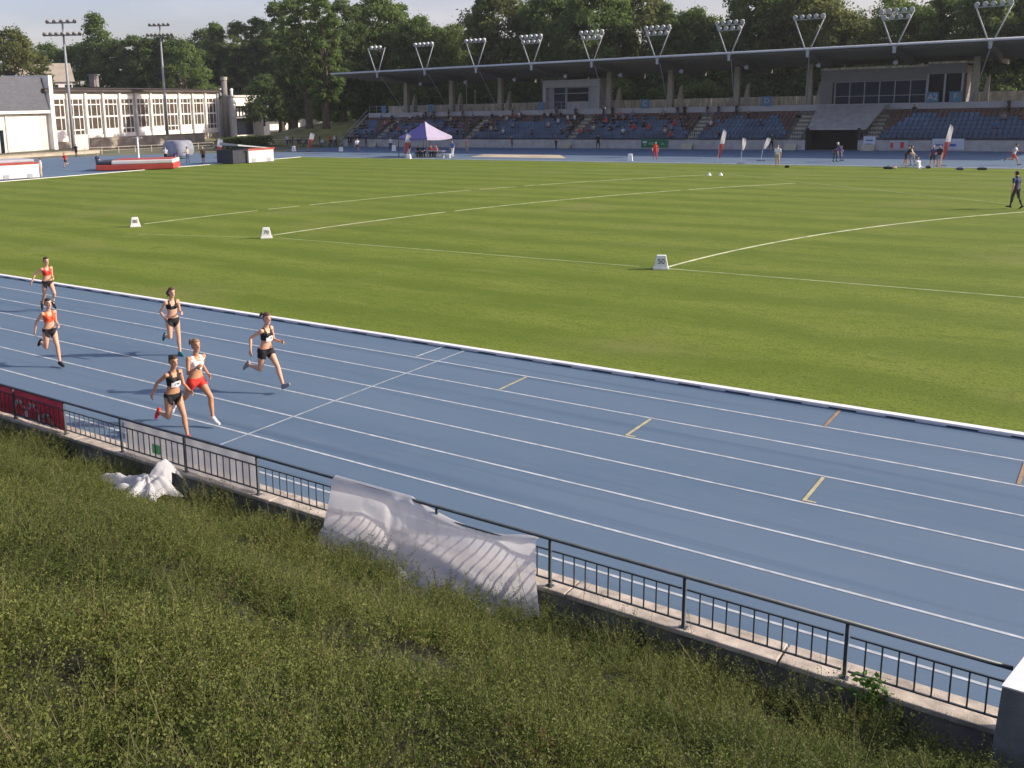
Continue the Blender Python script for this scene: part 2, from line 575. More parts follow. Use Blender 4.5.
# pillar at the right frame edge
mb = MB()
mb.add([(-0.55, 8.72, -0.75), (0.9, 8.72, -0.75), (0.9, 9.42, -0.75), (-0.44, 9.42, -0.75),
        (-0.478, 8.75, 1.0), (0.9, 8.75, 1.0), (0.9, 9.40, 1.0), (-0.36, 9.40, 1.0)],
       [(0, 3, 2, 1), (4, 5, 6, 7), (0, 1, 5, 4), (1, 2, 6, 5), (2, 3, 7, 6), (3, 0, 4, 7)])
pl_ = empty("concrete_pillar", (0, 0, 0), 0, "square concrete pillar ending the railing, painted shade-grey with a sunlit-white top, lower right corner", "pillar")
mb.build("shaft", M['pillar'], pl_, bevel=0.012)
mb = MB(); mb.add([(-0.481, 8.747, 1.002), (0.9, 8.747, 1.002), (0.9, 9.403, 1.002), (-0.363, 9.403, 1.002), (-0.481, 8.747, 1.016), (0.9, 8.747, 1.016), (0.9, 9.403, 1.016), (-0.363, 9.403, 1.016)], [(0, 3, 2, 1), (4, 5, 6, 7), (0, 1, 5, 4), (1, 2, 6, 5), (2, 3, 7, 6), (3, 0, 4, 7)]); mb.build("cap", M['white_paint'], pl_)  # thin added plate, its white paints in the sunlit top of the pillar

# =================================================================== railing
RY = 9.30
posts = [-1.80 - 1.6235 * k for k in range(0, 15)]      # x of posts
posts = [p for p in posts if p < -0.6]
rl = empty("railing", (-10, RY, 0.3), 0, "dark grey metal railing with thin balusters on the low wall beside the track", "railing")
ox = -10
x_end = -0.44
mb = MB(); mb.tube([(-24.5 - ox, 0, 0.60), (x_end - ox, 0, 0.60)], 0.022, 12)
mb.build("handrail", M['rail'], rl, smooth=True)
for p in posts:
    mb = MB()
    mb.box(p - ox - 0.016, p - ox + 0.016, -0.018, 0.018, 0.0, 0.58)
    mb.box(p - ox - 0.04, p - ox + 0.04, -0.035, 0.04, 0.0, 0.010)
    mb.build("post", M['rail'], rl)
edges = [x_end] + posts
nbal = 0; more = MB()
for a, b in zip(edges[:-1], edges[1:]):
    x1, x0 = a - ox - 0.03, b - ox + 0.03
    mb = MB()
    mb.box(x0, x1, -0.009, 0.009, 0.445, 0.463)
    mb.box(x0, x1, -0.009, 0.009, 0.075, 0.093)
    inf = mb.build("infill_panel", M['rail'], rl)
    nb = max(2, int(round((x1 - x0) / 0.148)))
    for k in range(1, nb):
        q = x0 + (x1 - x0) * k / nb
        if nbal < 100:
            mb = MB(); mb.box(q - 0.0075, q + 0.0075, -0.006, 0.006, 0.092, 0.446)
            mb.build("baluster", M['rail'], inf); nbal += 1
        else:
            more.box(q - 0.0075, q + 0.0075, -0.006, 0.006, 0.092, 0.446)

tag(more.build("balusters", M['rail'], rl), kind='stuff')
# banners tied on the railing
b = empty("red_banner", (-19.0, RY + 0.035, 0.3), 0, "red banner with partly hidden white lettering tied to the railing at the left frame edge", "banner")
mb = MB()
n = 60
x0, x1 = -5.5, -14.82 + 19.0
mb.add([(x0 + (x1 - x0) * i / n, 0.012 * math.sin(i * 0.9), zz + 0.006 * math.sin(i * 1.7)) for zz in (0.03, 0.30, 0.57) for i in range(n + 1)],
       [(j * (n + 1) + i, j * (n + 1) + i + 1, (j + 1) * (n + 1) + i + 1, (j + 1) * (n + 1) + i) for j in range(2) for i in range(n)])
o = mb.build("banner_sheet", M['banner_red'], b, smooth=True)
sd_ = o.modifiers.new("thick", 'SOLIDIFY'); sd_.thickness = 0.003
mb = MB()


def stroke(pts, wd=0.05):
    for (xa, za), (xb, zb) in zip(pts[:-1], pts[1:]):
        t = np.array([xb - xa, zb - za]); L_ = np.linalg.norm(t); t /= L_; q = np.array([-t[1], t[0]]) * wd / 2; t *= wd * 0.25
        mb.add([(xa - t[0] - q[0], -0.022, za - t[1] - q[1]), (xb + t[0] - q[0], -0.022, zb + t[1] - q[1]), (xb + t[0] + q[0], -0.022, zb + t[1] + q[1]), (xa - t[0] + q[0], -0.022, za - t[1] + q[1])], [(0, 1, 2, 3)])


def hump(xc, w_, h, z0=0.06):
    stroke([(xc - w_, z0), (xc - w_, z0 + h * .55), (xc - w_ * .6, z0 + h * .9), (xc, z0 + h), (xc + w_ * .6, z0 + h * .9), (xc + w_, z0 + h * .55), (xc + w_, z0)], 0.075)


for xc, w_, h in [(-3.9, .12, .2), (-3.45, .14, .2), (-2.3, .13, .24), (-1.9, .12, .22), (-1.25, .14, .2), (-0.2, .16, .17), (0.35, .15, .2), (1.15, .14, .17), (1.5, .12, .15),
                  (2.75, .17, .30), (3.18, .17, .30), (3.62, .13, .18)]:
    mb = MB(); hump(xc, w_, h); mb.build("letter", M['letter'], b)
mb = MB(); stroke([(2.45, .05), (3.9, .045)], .035); mb.build("underline", M['letter'], b)
b = empty("mesh_banner", (-11.5, RY + 0.03, 0.3), 0, "grey see-through mesh banner tied to the railing behind the crumpled white sheet", "banner")
mb = MB(); x0, x1 = -13.10 + 11.5, -9.96 + 11.5
mb.add([(x0 + (x1 - x0) * i / n, 0.01 * math.sin(i * 0.8), zz) for zz in (0.0, 0.29, 0.585) for i in range(n + 1)],
       [(j * (n + 1) + i, j * (n + 1) + i + 1, (j + 1) * (n + 1) + i + 1, (j + 1) * (n + 1) + i) for j in range(2) for i in range(n)])
mb.build("mesh_sheet", M['banner_mesh'], b, smooth=True)
mb = MB(); q = G(144, 450, 0.42)
xs_ = -12.28 + 11.5
mb.box(xs_ - 0.1, xs_ + 0.1, -0.016, -0.013, 0.14, 0.30); mb.build("patch", M['sticker_green'], b)

# =================================================================== white sheets
def fold_noise(u, v, s=0):
    return noise.noise(Vector((u * 3.1 + s, v * 1.2, s))) + 0.5 * noise.noise(Vector((u * 8 + s, v * 2.5, 3 + s)))


def draped():
    nu, nv = 110, 60
    V = []
    for j in range(nv + 1):
        v = j / nv
        for i in range(nu + 1):
            u = i / nu
            # u: along the rail (left to right), v: from the rail down to the shrubs
            xt = -8.40 + 3.20 * u
            zt = 0.935
            if u > 0.42:        # right part has slipped off the rail and sags
                k = (u - 0.42) / 0.58
                zt -= 0.16 * math.sin(PI * min(1, k * 1.0)) ** 1.0 * (0.9 if k < .75 else 0.9 * (1 - (k - .75) * 3.2)) if k < 1 else 0
                zt -= 0.05 * k
            hang = 0.60 + 0.06 * math.sin(u * 9)
            total = 0.98 + 0.07 * noise.noise(Vector((u * 5, 2, 2))) + 0.20 * math.sin(PI * u) + 0.05 * math.sin(u * 17) - 0.12 * u
            d = v * total
            side = (0.05 * fold_noise(u, v)) * min(1, v * 2.5)
            xb = xt + (u - 0.5) * 0.25 * v * v
            if d < hang:
                y = RY - 0.05 - 0.30 * (d / hang) ** 1.3
                z = zt - d
            else:
                e = d - hang
                y = RY - 0.35 - 0.80 * e
                z = zt - hang - 0.38 * e
                if u > .42: z = max(z, 0.05 + 0.16 * e * 1.2) if zt < .8 else z
            fold = 0.055 * math.sin(u * 15 + 1.5 * math.sin(v * 3) + 2 * noise.noise(Vector((u * 3, v, 4)))) * (0.3 + v * .7) * (1 - .4 * v)
            diag = 0.08 * math.exp(-((v - 0.25 - 1.1 * abs(u - 0.18)) / 0.10) ** 2) - 0.07 * math.exp(-((v - 0.35 - .6 * (u - .45)) / 0.08) ** 2) * (u > .4)
            y -= fold * 0.35 + diag * .35 + 0.02 * fold_noise(u, v, 5)
            z += 0.03 * fold_noise(u, v * 3, 9) * v
            y += 0.10 * abs(noise.noise(Vector((u * 7, v * 4, 17)))) * max(0, v - .5) * 2 - 0.05 * math.exp(-((u - .34) / .025) ** 2) * (1 - v)
            if v < 0.03: y = RY + 0.03; z = zt + 0.004 if u < .42 else zt - 0.02
            V.append((xb + side * 0.3 + 0.42 * max(0, RY - y - .06), y, z))
    F = [(j * (nu + 1) + i, j * (nu + 1) + i + 1, (j + 1) * (nu + 1) + i + 1, (j + 1) * (nu + 1) + i) for j in range(nv) for i in range(nu)]
    mb = MB(); mb.add(V, F)
    return mb.build("draped_sheet", M['cloth_sheer'], smooth=True)


o = draped()
tag(o, "thin white sheet draped over the railing and spilling onto the shrubs", "sheet")
s_ = o.modifiers.new("soft", 'SMOOTH'); s_.iterations = 3; s_.factor = 0.5


def heap():
    tips = [(rad(183), 1.15), (rad(285), 0.70), (rad(20), 0.60), (rad(70), 0.55), (rad(120), 0.50), (rad(330), 0.55), (rad(225), 0.55)]
    nr, na = 26, 120
    V = [(0, 0, 0.34)]
    for i in range(1, nr + 1):
        t = i / nr
        for k in range(na):
            a = 2 * PI * k / na
            R = 0.36
            for ta, tr in tips:
                dd = abs((a - ta + PI) % (2 * PI) - PI)
                R = max(R, tr * math.exp(-(dd / 0.30) ** 2))
            r = R * t
            x, y = r * math.cos(a), r * math.sin(a)
            ridge = abs(noise.noise(Vector((x * 3.4, y * 3.4, 1.3)))) * 0.20 + abs(noise.noise(Vector((x * 7, y * 7, 4)))) * 0.09 + abs(noise.noise(Vector((x * 15, y * 15, 9)))) * 0.03
            z = 0.20 * (1 - t) ** 0.7 + ridge * (1 - 0.55 * t) + 0.04 - 0.42 * y * (1 if y > 0 else 0.45) * 0.6
            z += 0.36 * math.exp(-((x - 0.12) / 0.26) ** 2 - ((y - 0.34) / 0.26) ** 2)
            V.append((x, y, z))
    F = [(0, 1 + k, 1 + (k + 1) % na) for k in range(na)]
    for i in range(nr - 1):
        for k in range(na):
            k2 = (k + 1) % na
            F.append((1 + i * na + k, 1 + (i + 1) * na + k, 1 + (i + 1) * na + k2, 1 + i * na + k2))
    mb = MB(); mb.add(V, F)
    return mb.build("crumpled_sheet", M['cloth_white'], smooth=True)


o = heap()
o.location = (-11.42, 8.46, 0.22)
tag(o, "crumpled white sheet heaped on the shrubs below the grey mesh banner", "sheet")
mb = MB()
mb.add([(0, 0, 0), (0.10, 0.02, 0.03), (0.22, -0.02, 0.02), (0.02, -0.10, 0.05), (0.13, -0.09, 0.09), (0.24, -0.08, 0.04)], [(0, 1, 4, 3), (1, 2, 5, 4)])
o = mb.build("cloth_scrap", M['cloth_white']); o.location = (-8.45, 8.72, 0.0)
tag(o, "small white cloth tip poking from the shrubs left of the draped sheet", "cloth scrap")
s_ = o.modifiers.new("t", 'SOLIDIFY'); s_.thickness = 0.01

# =================================================================== ground cover of the bank
def leaf_mat(name, dark, mid, tip, transl=0.45, clump=0.9):
    m = bpy.data.materials.new(name); m.use_nodes = True
    N, L = m.node_tree.nodes, m.node_tree.links
    p = N["Principled BSDF"]; p.inputs["Roughness"].default_value = 0.6; p.inputs["Specular IOR Level"].default_value = 0.25
    at = N.new("ShaderNodeAttribute"); at.attribute_name = "tint"
    cr = N.new("ShaderNodeValToRGB")
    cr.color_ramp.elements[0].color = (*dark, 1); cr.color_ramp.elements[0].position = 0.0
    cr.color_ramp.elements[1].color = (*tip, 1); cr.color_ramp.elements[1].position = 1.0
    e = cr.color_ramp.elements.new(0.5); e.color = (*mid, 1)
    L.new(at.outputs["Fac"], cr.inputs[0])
    L.new(cr.outputs[0], p.inputs["Base Color"])
    t = N.new("ShaderNodeBsdfTranslucent"); L.new(cr.outputs[0], t.inputs[0])
    mx = N.new("ShaderNodeMixShader"); mx.inputs[0].default_value = transl
    L.new(p.outputs[0], mx.inputs[1]); L.new(t.outputs[0], mx.inputs[2])
    L.new(mx.outputs[0], N["Material Output"].inputs[0])
    return m


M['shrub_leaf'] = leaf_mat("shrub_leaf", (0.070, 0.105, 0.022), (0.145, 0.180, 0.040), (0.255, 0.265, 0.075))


def ground_cover():
    def xr_(y):
        t = (y - 0.7) / 8.3
        return -5.2 - 14.8 * t, (1.0 - 0.9 * t if y < 8.5 else -0.15)
    base = []; lean = []
    # low shrubs, each a fan of shoots from its own crown
    shrubs = []
    while len(shrubs) < 760:
        y = RND.uniform(0.7, 9.05); xl, xr = xr_(y)
        if RND.random() > (xr - xl) / 20.0: continue
        x = RND.uniform(xl, xr)
        if any((x - q[0]) ** 2 + (y - q[1]) ** 2 < 0.085 for q in shrubs[-250:]): continue
        shrubs.append((x, y, RND.uniform(0.20, 0.44), RND.uniform(0.75, 1.3)))
    hsc = []
    def gap(x, y): return noise.noise(Vector((x * 1.15, y * 1.15, 31.0))) + .5 * noise.noise(Vector((x * 2.6, y * 2.6, 8.0)))
    for x, y, R, hs in shrubs:
        for k in range(int(52 * (R / .32) ** 2)):
            a = RND.uniform(0, 2 * PI); r = R * math.sqrt(RND.random())
            px, py = x + r * math.cos(a), y + r * math.sin(a)
            if py > 9.23 or (px > -0.62 and py > 8.6): continue
            if gap(px, py) < -.34 and RND.random() < .8 and py < 8.7: continue
            f = r / R
            base.append((px, py)); hsc.append(hs * (1 - .35 * f * f)); lean.append((math.cos(a) * f * .62, math.sin(a) * f * .62))
    for k in range(6500):
        y = RND.uniform(0.7, 9.2); xl, xr = xr_(y)
        if RND.random() > (xr - xl) / 20.0: continue
        x = RND.uniform(xl, xr)
        if x > -0.62 and y > 8.6: continue
        if gap(x, y) < -.30 and y < 8.7: continue
        base.append((x, y)); hsc.append(RND.uniform(.45, .8)); lean.append((RND.gauss(0, .3), RND.gauss(0, .3)))
    base = np.array(base); lean = np.array(lean); hsc = np.array(hsc)
    n = len(base)
    hb = np.array([0.5 + 0.55 * noise.noise(Vector((x * .9, y * .9, 2.0))) for x, y in base])
    warm = np.array([0.5 + 0.55 * noise.noise(Vector((x * 0.55, y * 0.55, 12.0))) + 0.25 * noise.noise(Vector((x * 2.2, y * 2.2, 5.0))) for x, y in base])
    mound_ = np.array([noise.noise(Vector((x * .75, y * .75, 21.0))) for x, y in base])
    z0 = np.array([bank_z(x, y) for x, y in base]) + 0.22 * mound_ * np.clip((9.0 - base[:, 1]) / .8, 0, 1)
    Ls = (0.20 + 0.20 * np.clip(hb, 0, 1)) * hsc + RNG.normal(0, 0.035, n)
    whip = RNG.random(n) < 0.018
    Ls = np.where(whip, Ls * 1.5 + .05, Ls)
    nearw = np.clip((base[:, 1] - 8.1) / .5, 0, 1)
    Ls = np.clip(Ls * (1 + .45 * nearw), 0.10, 0.85)
    inheap = ((base[:, 0] + 11.5) / .95) ** 2 + ((base[:, 1] - 8.45) / .55) ** 2 < 1
    Ls = np.where(inheap, Ls * .4, Ls)
    az = RNG.uniform(0, 2 * PI, n)
    dr = np.stack([lean[:, 0] + RNG.normal(0.05, 0.22, n), lean[:, 1] + RNG.normal(0.10, 0.22, n), np.ones(n)], 1)
    dr /= np.linalg.norm(dr, axis=1)[:, None]
    bend = RNG.normal(0, 0.14, (n, 2)) + lean * .12
    dead = RNG.random(n) < 0.022
    K = 33
    t = (np.arange(K)[None, :] + RNG.random((n, K))) / K
    t = 0.10 + 0.90 * t
    P = np.stack([base[:, 0], base[:, 1], z0], 1)[:, None, :] + dr[:, None, :] * (Ls[:, None] * t)[:, :, None]
    P[:, :, 0] += bend[:, 0:1] * t ** 2 * 0.6; P[:, :, 1] += bend[:, 1:2] * t ** 2 * 0.6
    P[:, :, 2] -= (np.linalg.norm(bend, axis=1)[:, None] * t ** 2 * .12)
    side = RNG.uniform(0, 2 * PI, (n, K))
    ld = np.stack([np.cos(side), np.sin(side), RNG.uniform(0.0, 1.0, (n, K))], 2); ld /= np.linalg.norm(ld, axis=2)[:, :, None]
    # side twigs carry the lower leaves away from the stem
    spread = (0.060 * (1 - t) ** .7 + 0.005)[:, :, None]
    P = P + ld * spread * RNG.random((n, K, 1))
    up = RNG.normal(0, 1, (n, K, 3)); w_ = np.cross(ld, up); w_ /= np.linalg.norm(w_, axis=2)[:, :, None]
    ln = (RNG.uniform(0.013, 0.027, (n, K)) * (1.15 - 0.45 * t))[:, :, None] * (1.0 + .25 * (RNG.random((n, 1, 1)) < .2))
    wd = ln * RNG.uniform(0.22, 0.40, (n, K, 1))
    V = np.stack([P, P + ld * ln * 0.5 + w_ * wd, P + ld * ln, P + ld * ln * 0.5 - w_ * wd], 2).reshape(-1, 3)
    F = np.arange(n * K * 4).reshape(-1, 4)
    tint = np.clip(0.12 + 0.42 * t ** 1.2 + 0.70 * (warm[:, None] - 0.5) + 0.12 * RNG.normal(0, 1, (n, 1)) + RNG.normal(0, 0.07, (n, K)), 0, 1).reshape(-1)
    P0 = np.stack([base[:, 0], base[:, 1], z0], 1); P1 = P0 + dr * Ls[:, None] * 0.55; P2 = P0 + dr * Ls[:, None]
    P1[:, :2] += bend * 0.18; P2[:, :2] += bend * 0.6
    sw = np.stack([np.cos(az + 1.5), np.sin(az + 1.5), np.zeros(n)], 1) * np.where(whip, .0026, .0018)[:, None]
    SV = np.stack([P0 - sw, P0 + sw, P1 + sw, P1 - sw, P2 + sw * 0.5, P2 - sw * 0.5], 1).reshape(-1, 3)
    o = np.arange(n)[:, None] * 6 + len(V)
    SF = np.concatenate([o + [0, 1, 2, 3], o + [3, 2, 4, 5]], 0)
    mi = np.concatenate([np.repeat(np.where(dead, 2, 0), K), np.ones(len(SF))])
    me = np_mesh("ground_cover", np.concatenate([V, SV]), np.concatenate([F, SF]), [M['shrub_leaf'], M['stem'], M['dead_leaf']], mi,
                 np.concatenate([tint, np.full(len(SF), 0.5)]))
    print("ground cover shoots", n)
    return link("ground_cover", me)


M['dead_leaf'] = leaf_mat("dead_leaf", (0.07, 0.045, 0.022), (0.14, 0.09, 0.045), (0.22, 0.15, 0.08))
M['stem'] = mat("stem", (0.10, 0.095, 0.042), 0.8, 0.2, 5)
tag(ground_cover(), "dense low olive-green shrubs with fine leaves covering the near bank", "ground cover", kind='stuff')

# weed on the wall
def weed():
    mbv = []; tint = []
    r = random.Random(3)
    for k in range(260):
        a = r.uniform(0, 2 * PI); rr = abs(r.gauss(0, 0.11)); hgt = r.uniform(-0.28, 0.16)
        c = np.array([rr * math.cos(a) * 1.1, rr * math.sin(a) * 0.6 - 0.03, hgt])
        u = np.array([r.gauss(0, 1), r.gauss(0, 1), r.gauss(0, .5)]); u /= np.linalg.norm(u)
        v_ = np.cross(u, [r.gauss(0, .4), r.gauss(0, .4), 1]); v_ /= np.linalg.norm(v_)
        s = r.uniform(0.022, 0.045)
        mbv += [c, c + u * s + v_ * s * .6, c + u * s * 2, c + u * s - v_ * s * .6]; tint.append(r.uniform(0.2, 0.9))
    V = np.array(mbv); F = np.arange(len(V)).reshape(-1, 4)
    return np_mesh("foliage", V, F, [M['weed']], attr=np.array(tint))


M['weed'] = leaf_mat("weed_leaf", (0.05, 0.13, 0.02), (0.09, 0.21, 0.03), (0.16, 0.30, 0.06))
wd = empty("weed", (-1.52, 9.22, 0.32), 0, "bright green leafy weed growing over the wall coping near the pillar", "plant")
link("foliage", weed(), wd)
mb = MB()
for k in range(5):
    mb.tube([(0.02 * k - .04, -0.06, -0.5), (0.03 * k - .06, -0.05, -0.1), (0.05 * k - .1, -0.02, 0.1)], 0.004, 5)
mb.build("stem", M['stem'], wd)
# =================================================================== people
def unit(v):
    v = np.array(v, float); return v / (np.linalg.norm(v) + 1e-9)


def rotv(v, ax, a):
    return np.array(Matrix.Rotation(a, 3, Vector(ax)) @ Vector(v))


def skeleton(p, H, female):
    """p: pose in degrees.  local frame: +X forward, +Y left, +Z up"""
    k = H / 1.66
    J = {}
    lean = rad(p.get('lean', 0)); tw = rad(p.get('twist', 0)); roll = rad(p.get('roll', 0))
    up = np.array([math.sin(lean), -math.sin(roll), math.cos(lean)]); up = unit(up)
    fwd = unit(np.array([math.cos(lean), 0, -math.sin(lean)])); fwd = unit(fwd - up * (fwd @ up))
    lat = np.cross(up, fwd)
    J['up'], J['fwd'], J['lat'] = up, fwd, lat
    fw2 = rotv(fwd, up, tw); lt2 = rotv(lat, up, tw)
    J['fwd2'], J['lat2'] = fw2, lt2
    J['pelvis'] = np.zeros(3)
    hipw = (0.088 if female else 0.085) * k
    shw = (0.158 if female else 0.185) * k
    hp = rad(p.get('hiptwist', 0))
    for sgn, s in ((1, 'L'), (-1, 'R')):
        hl = rotv(np.array([0, 1.0, 0]), (0, 0, 1), hp)
        hip = hl * hipw * sgn + np.array([0, 0, -0.03 * k])
        a = rad(p.get('thigh' + s, 0)); kn = rad(p.get('knee' + s, 5)); ab = rad(p.get('abd' + s, 2))
        td = np.array([math.sin(a) * math.cos(ab), sgn * math.sin(ab), -math.cos(a) * math.cos(ab)])
        knee = hip + td * 0.405 * k
        b = a - kn; ab2 = ab * (0.2 if p.get('abd' + s) is None else 0.6)
        sdv = np.array([math.sin(b) * math.cos(ab2), sgn * math.sin(ab2), -math.cos(b) * math.cos(ab2)])
        ank = knee + sdv * 0.395 * k
        fp = b + rad(p.get('foot' + s, 0))
        fd = np.array([math.cos(fp), sgn * 0.1, math.sin(fp)]); fd = unit(fd)
        fn = np.array([math.sin(fp), 0, -math.cos(fp)])
        J['hip' + s], J['knee' + s], J['ank' + s] = hip, knee, ank
        J['heel' + s] = ank - fd * 0.045 * k + fn * 0.045 * k
        J['ball' + s] = ank + fd * 0.125 * k + fn * 0.050 * k
        J['toe' + s] = ank + fd * 0.185 * k + fn * 0.050 * k
        sh = up * 0.445 * k + lt2 * shw * sgn
        a = rad(p.get('arm' + s, 0)); ab = rad(p.get('aabd' + s, 8)); e = rad(p.get('elb' + s, 10))
        ad = unit(-up * math.cos(a) * math.cos(ab) + fw2 * math.sin(a) * math.cos(ab) + lt2 * sgn * math.sin(ab))
        elb = sh + ad * 0.275 * k
        # forearm flexes forward, with a bit of inward swing
        ax = unit(np.cross(ad, fw2 + 0.001 * up)); ax = -lt2
        fad = rotv(ad, ax, e); fad = unit(fad - lt2 * sgn * p.get('in' + s, 0.15) * math.sin(min(e, PI / 2)))
        wr = elb + fad * 0.235 * k
        J['sh' + s], J['elb' + s], J['wr' + s] = sh, elb, wr
        J['hd' + s] = fad
    hy = rad(p.get('headyaw', 0)); hpit = rad(p.get('headpitch', 0))
    nk = up * 0.52 * k
    hup = unit(np.array([0, 0, 1.0]) * 0.6 + up * 0.4); hf = unit(fwd - hup * (fwd @ hup))
    hf = rotv(hf, hup, hy); hl = np.cross(hup, hf)
    hf2 = rotv(hf, hl, hpit); hup2 = np.cross(hf2, hl)
    J['neck'] = nk
    J['head'] = nk + up * 0.045 * k + hup2 * 0.125 * k + hf2 * 0.015 * k
    J['hf'], J['hl'], J['hu'] = hf2, hl, hup2
    zmin = min(min(J['toe' + s][2], J['heel' + s][2], J['ball' + s][2]) for s in 'LR') - 0.025 * k
    if p.get('seat') is not None: zmin = -0.10 * k - p['seat']
    off = np.array([0, 0, -zmin + p.get('air', 0)])
    for n_ in list(J):
        if n_ not in ('up', 'fwd', 'lat', 'fwd2', 'lat2', 'hf', 'hl', 'hu', 'hdL', 'hdR'): J[n_] = J[n_] + off
    J['k'] = k
    return J


def loft(mb, C, A, B, cap=True, n=16):
    """rings: centre C[i], half axes vectors A[i], B[i]"""
    vs = []; fs = []
    for c, a, b in zip(C, A, B):
        for q in range(n):
            an = 2 * PI * q / n
            vs.append(c + a * math.cos(an) + b * math.sin(an))
    for i in range(len(C) - 1):
        for q in range(n):
            q2 = (q + 1) % n
            fs.append((i * n + q, i * n + q2, (i + 1) * n + q2, (i + 1) * n + q))
    fs.append(tuple(range(n - 1, -1, -1))); fs.append(tuple((len(C) - 1) * n + q for q in range(n)))
    mb.add(vs, fs)


def limb(mb, pts, rs, n=12):
    """tapered limb with round joints"""
    mb.tube(pts, rs, n)
    for p_, r_ in zip(pts, rs): mb.ball(p_, r_ * 0.995, n=n, k=8)


def remesh(mb, vox, smooth=2, name="body"):
    me = bpy.data.meshes.new("tmp"); me.from_pydata(mb.v, [], mb.f); me.update()
    bm = bmesh.new(); bm.from_mesh(me); bmesh.ops.recalc_face_normals(bm, faces=bm.faces); bm.to_mesh(me); bm.free()
    o = bpy.data.objects.new("tmp", me); COL.objects.link(o)
    r = o.modifiers.new("r", 'REMESH'); r.mode = 'VOXEL'; r.voxel_size = vox
    s = o.modifiers.new("s", 'SMOOTH'); s.iterations = smooth; s.factor = 0.5
    bpy.context.view_layer.update()
    dg = bpy.context.evaluated_depsgraph_get()
    out = bpy.data.meshes.new_from_object(o.evaluated_get(dg)); out.name = name
    bpy.data.objects.remove(o); bpy.data.meshes.remove(me)
    out.polygons.foreach_set("use_smooth", np.ones(len(out.polygons), dtype=bool))
    return out


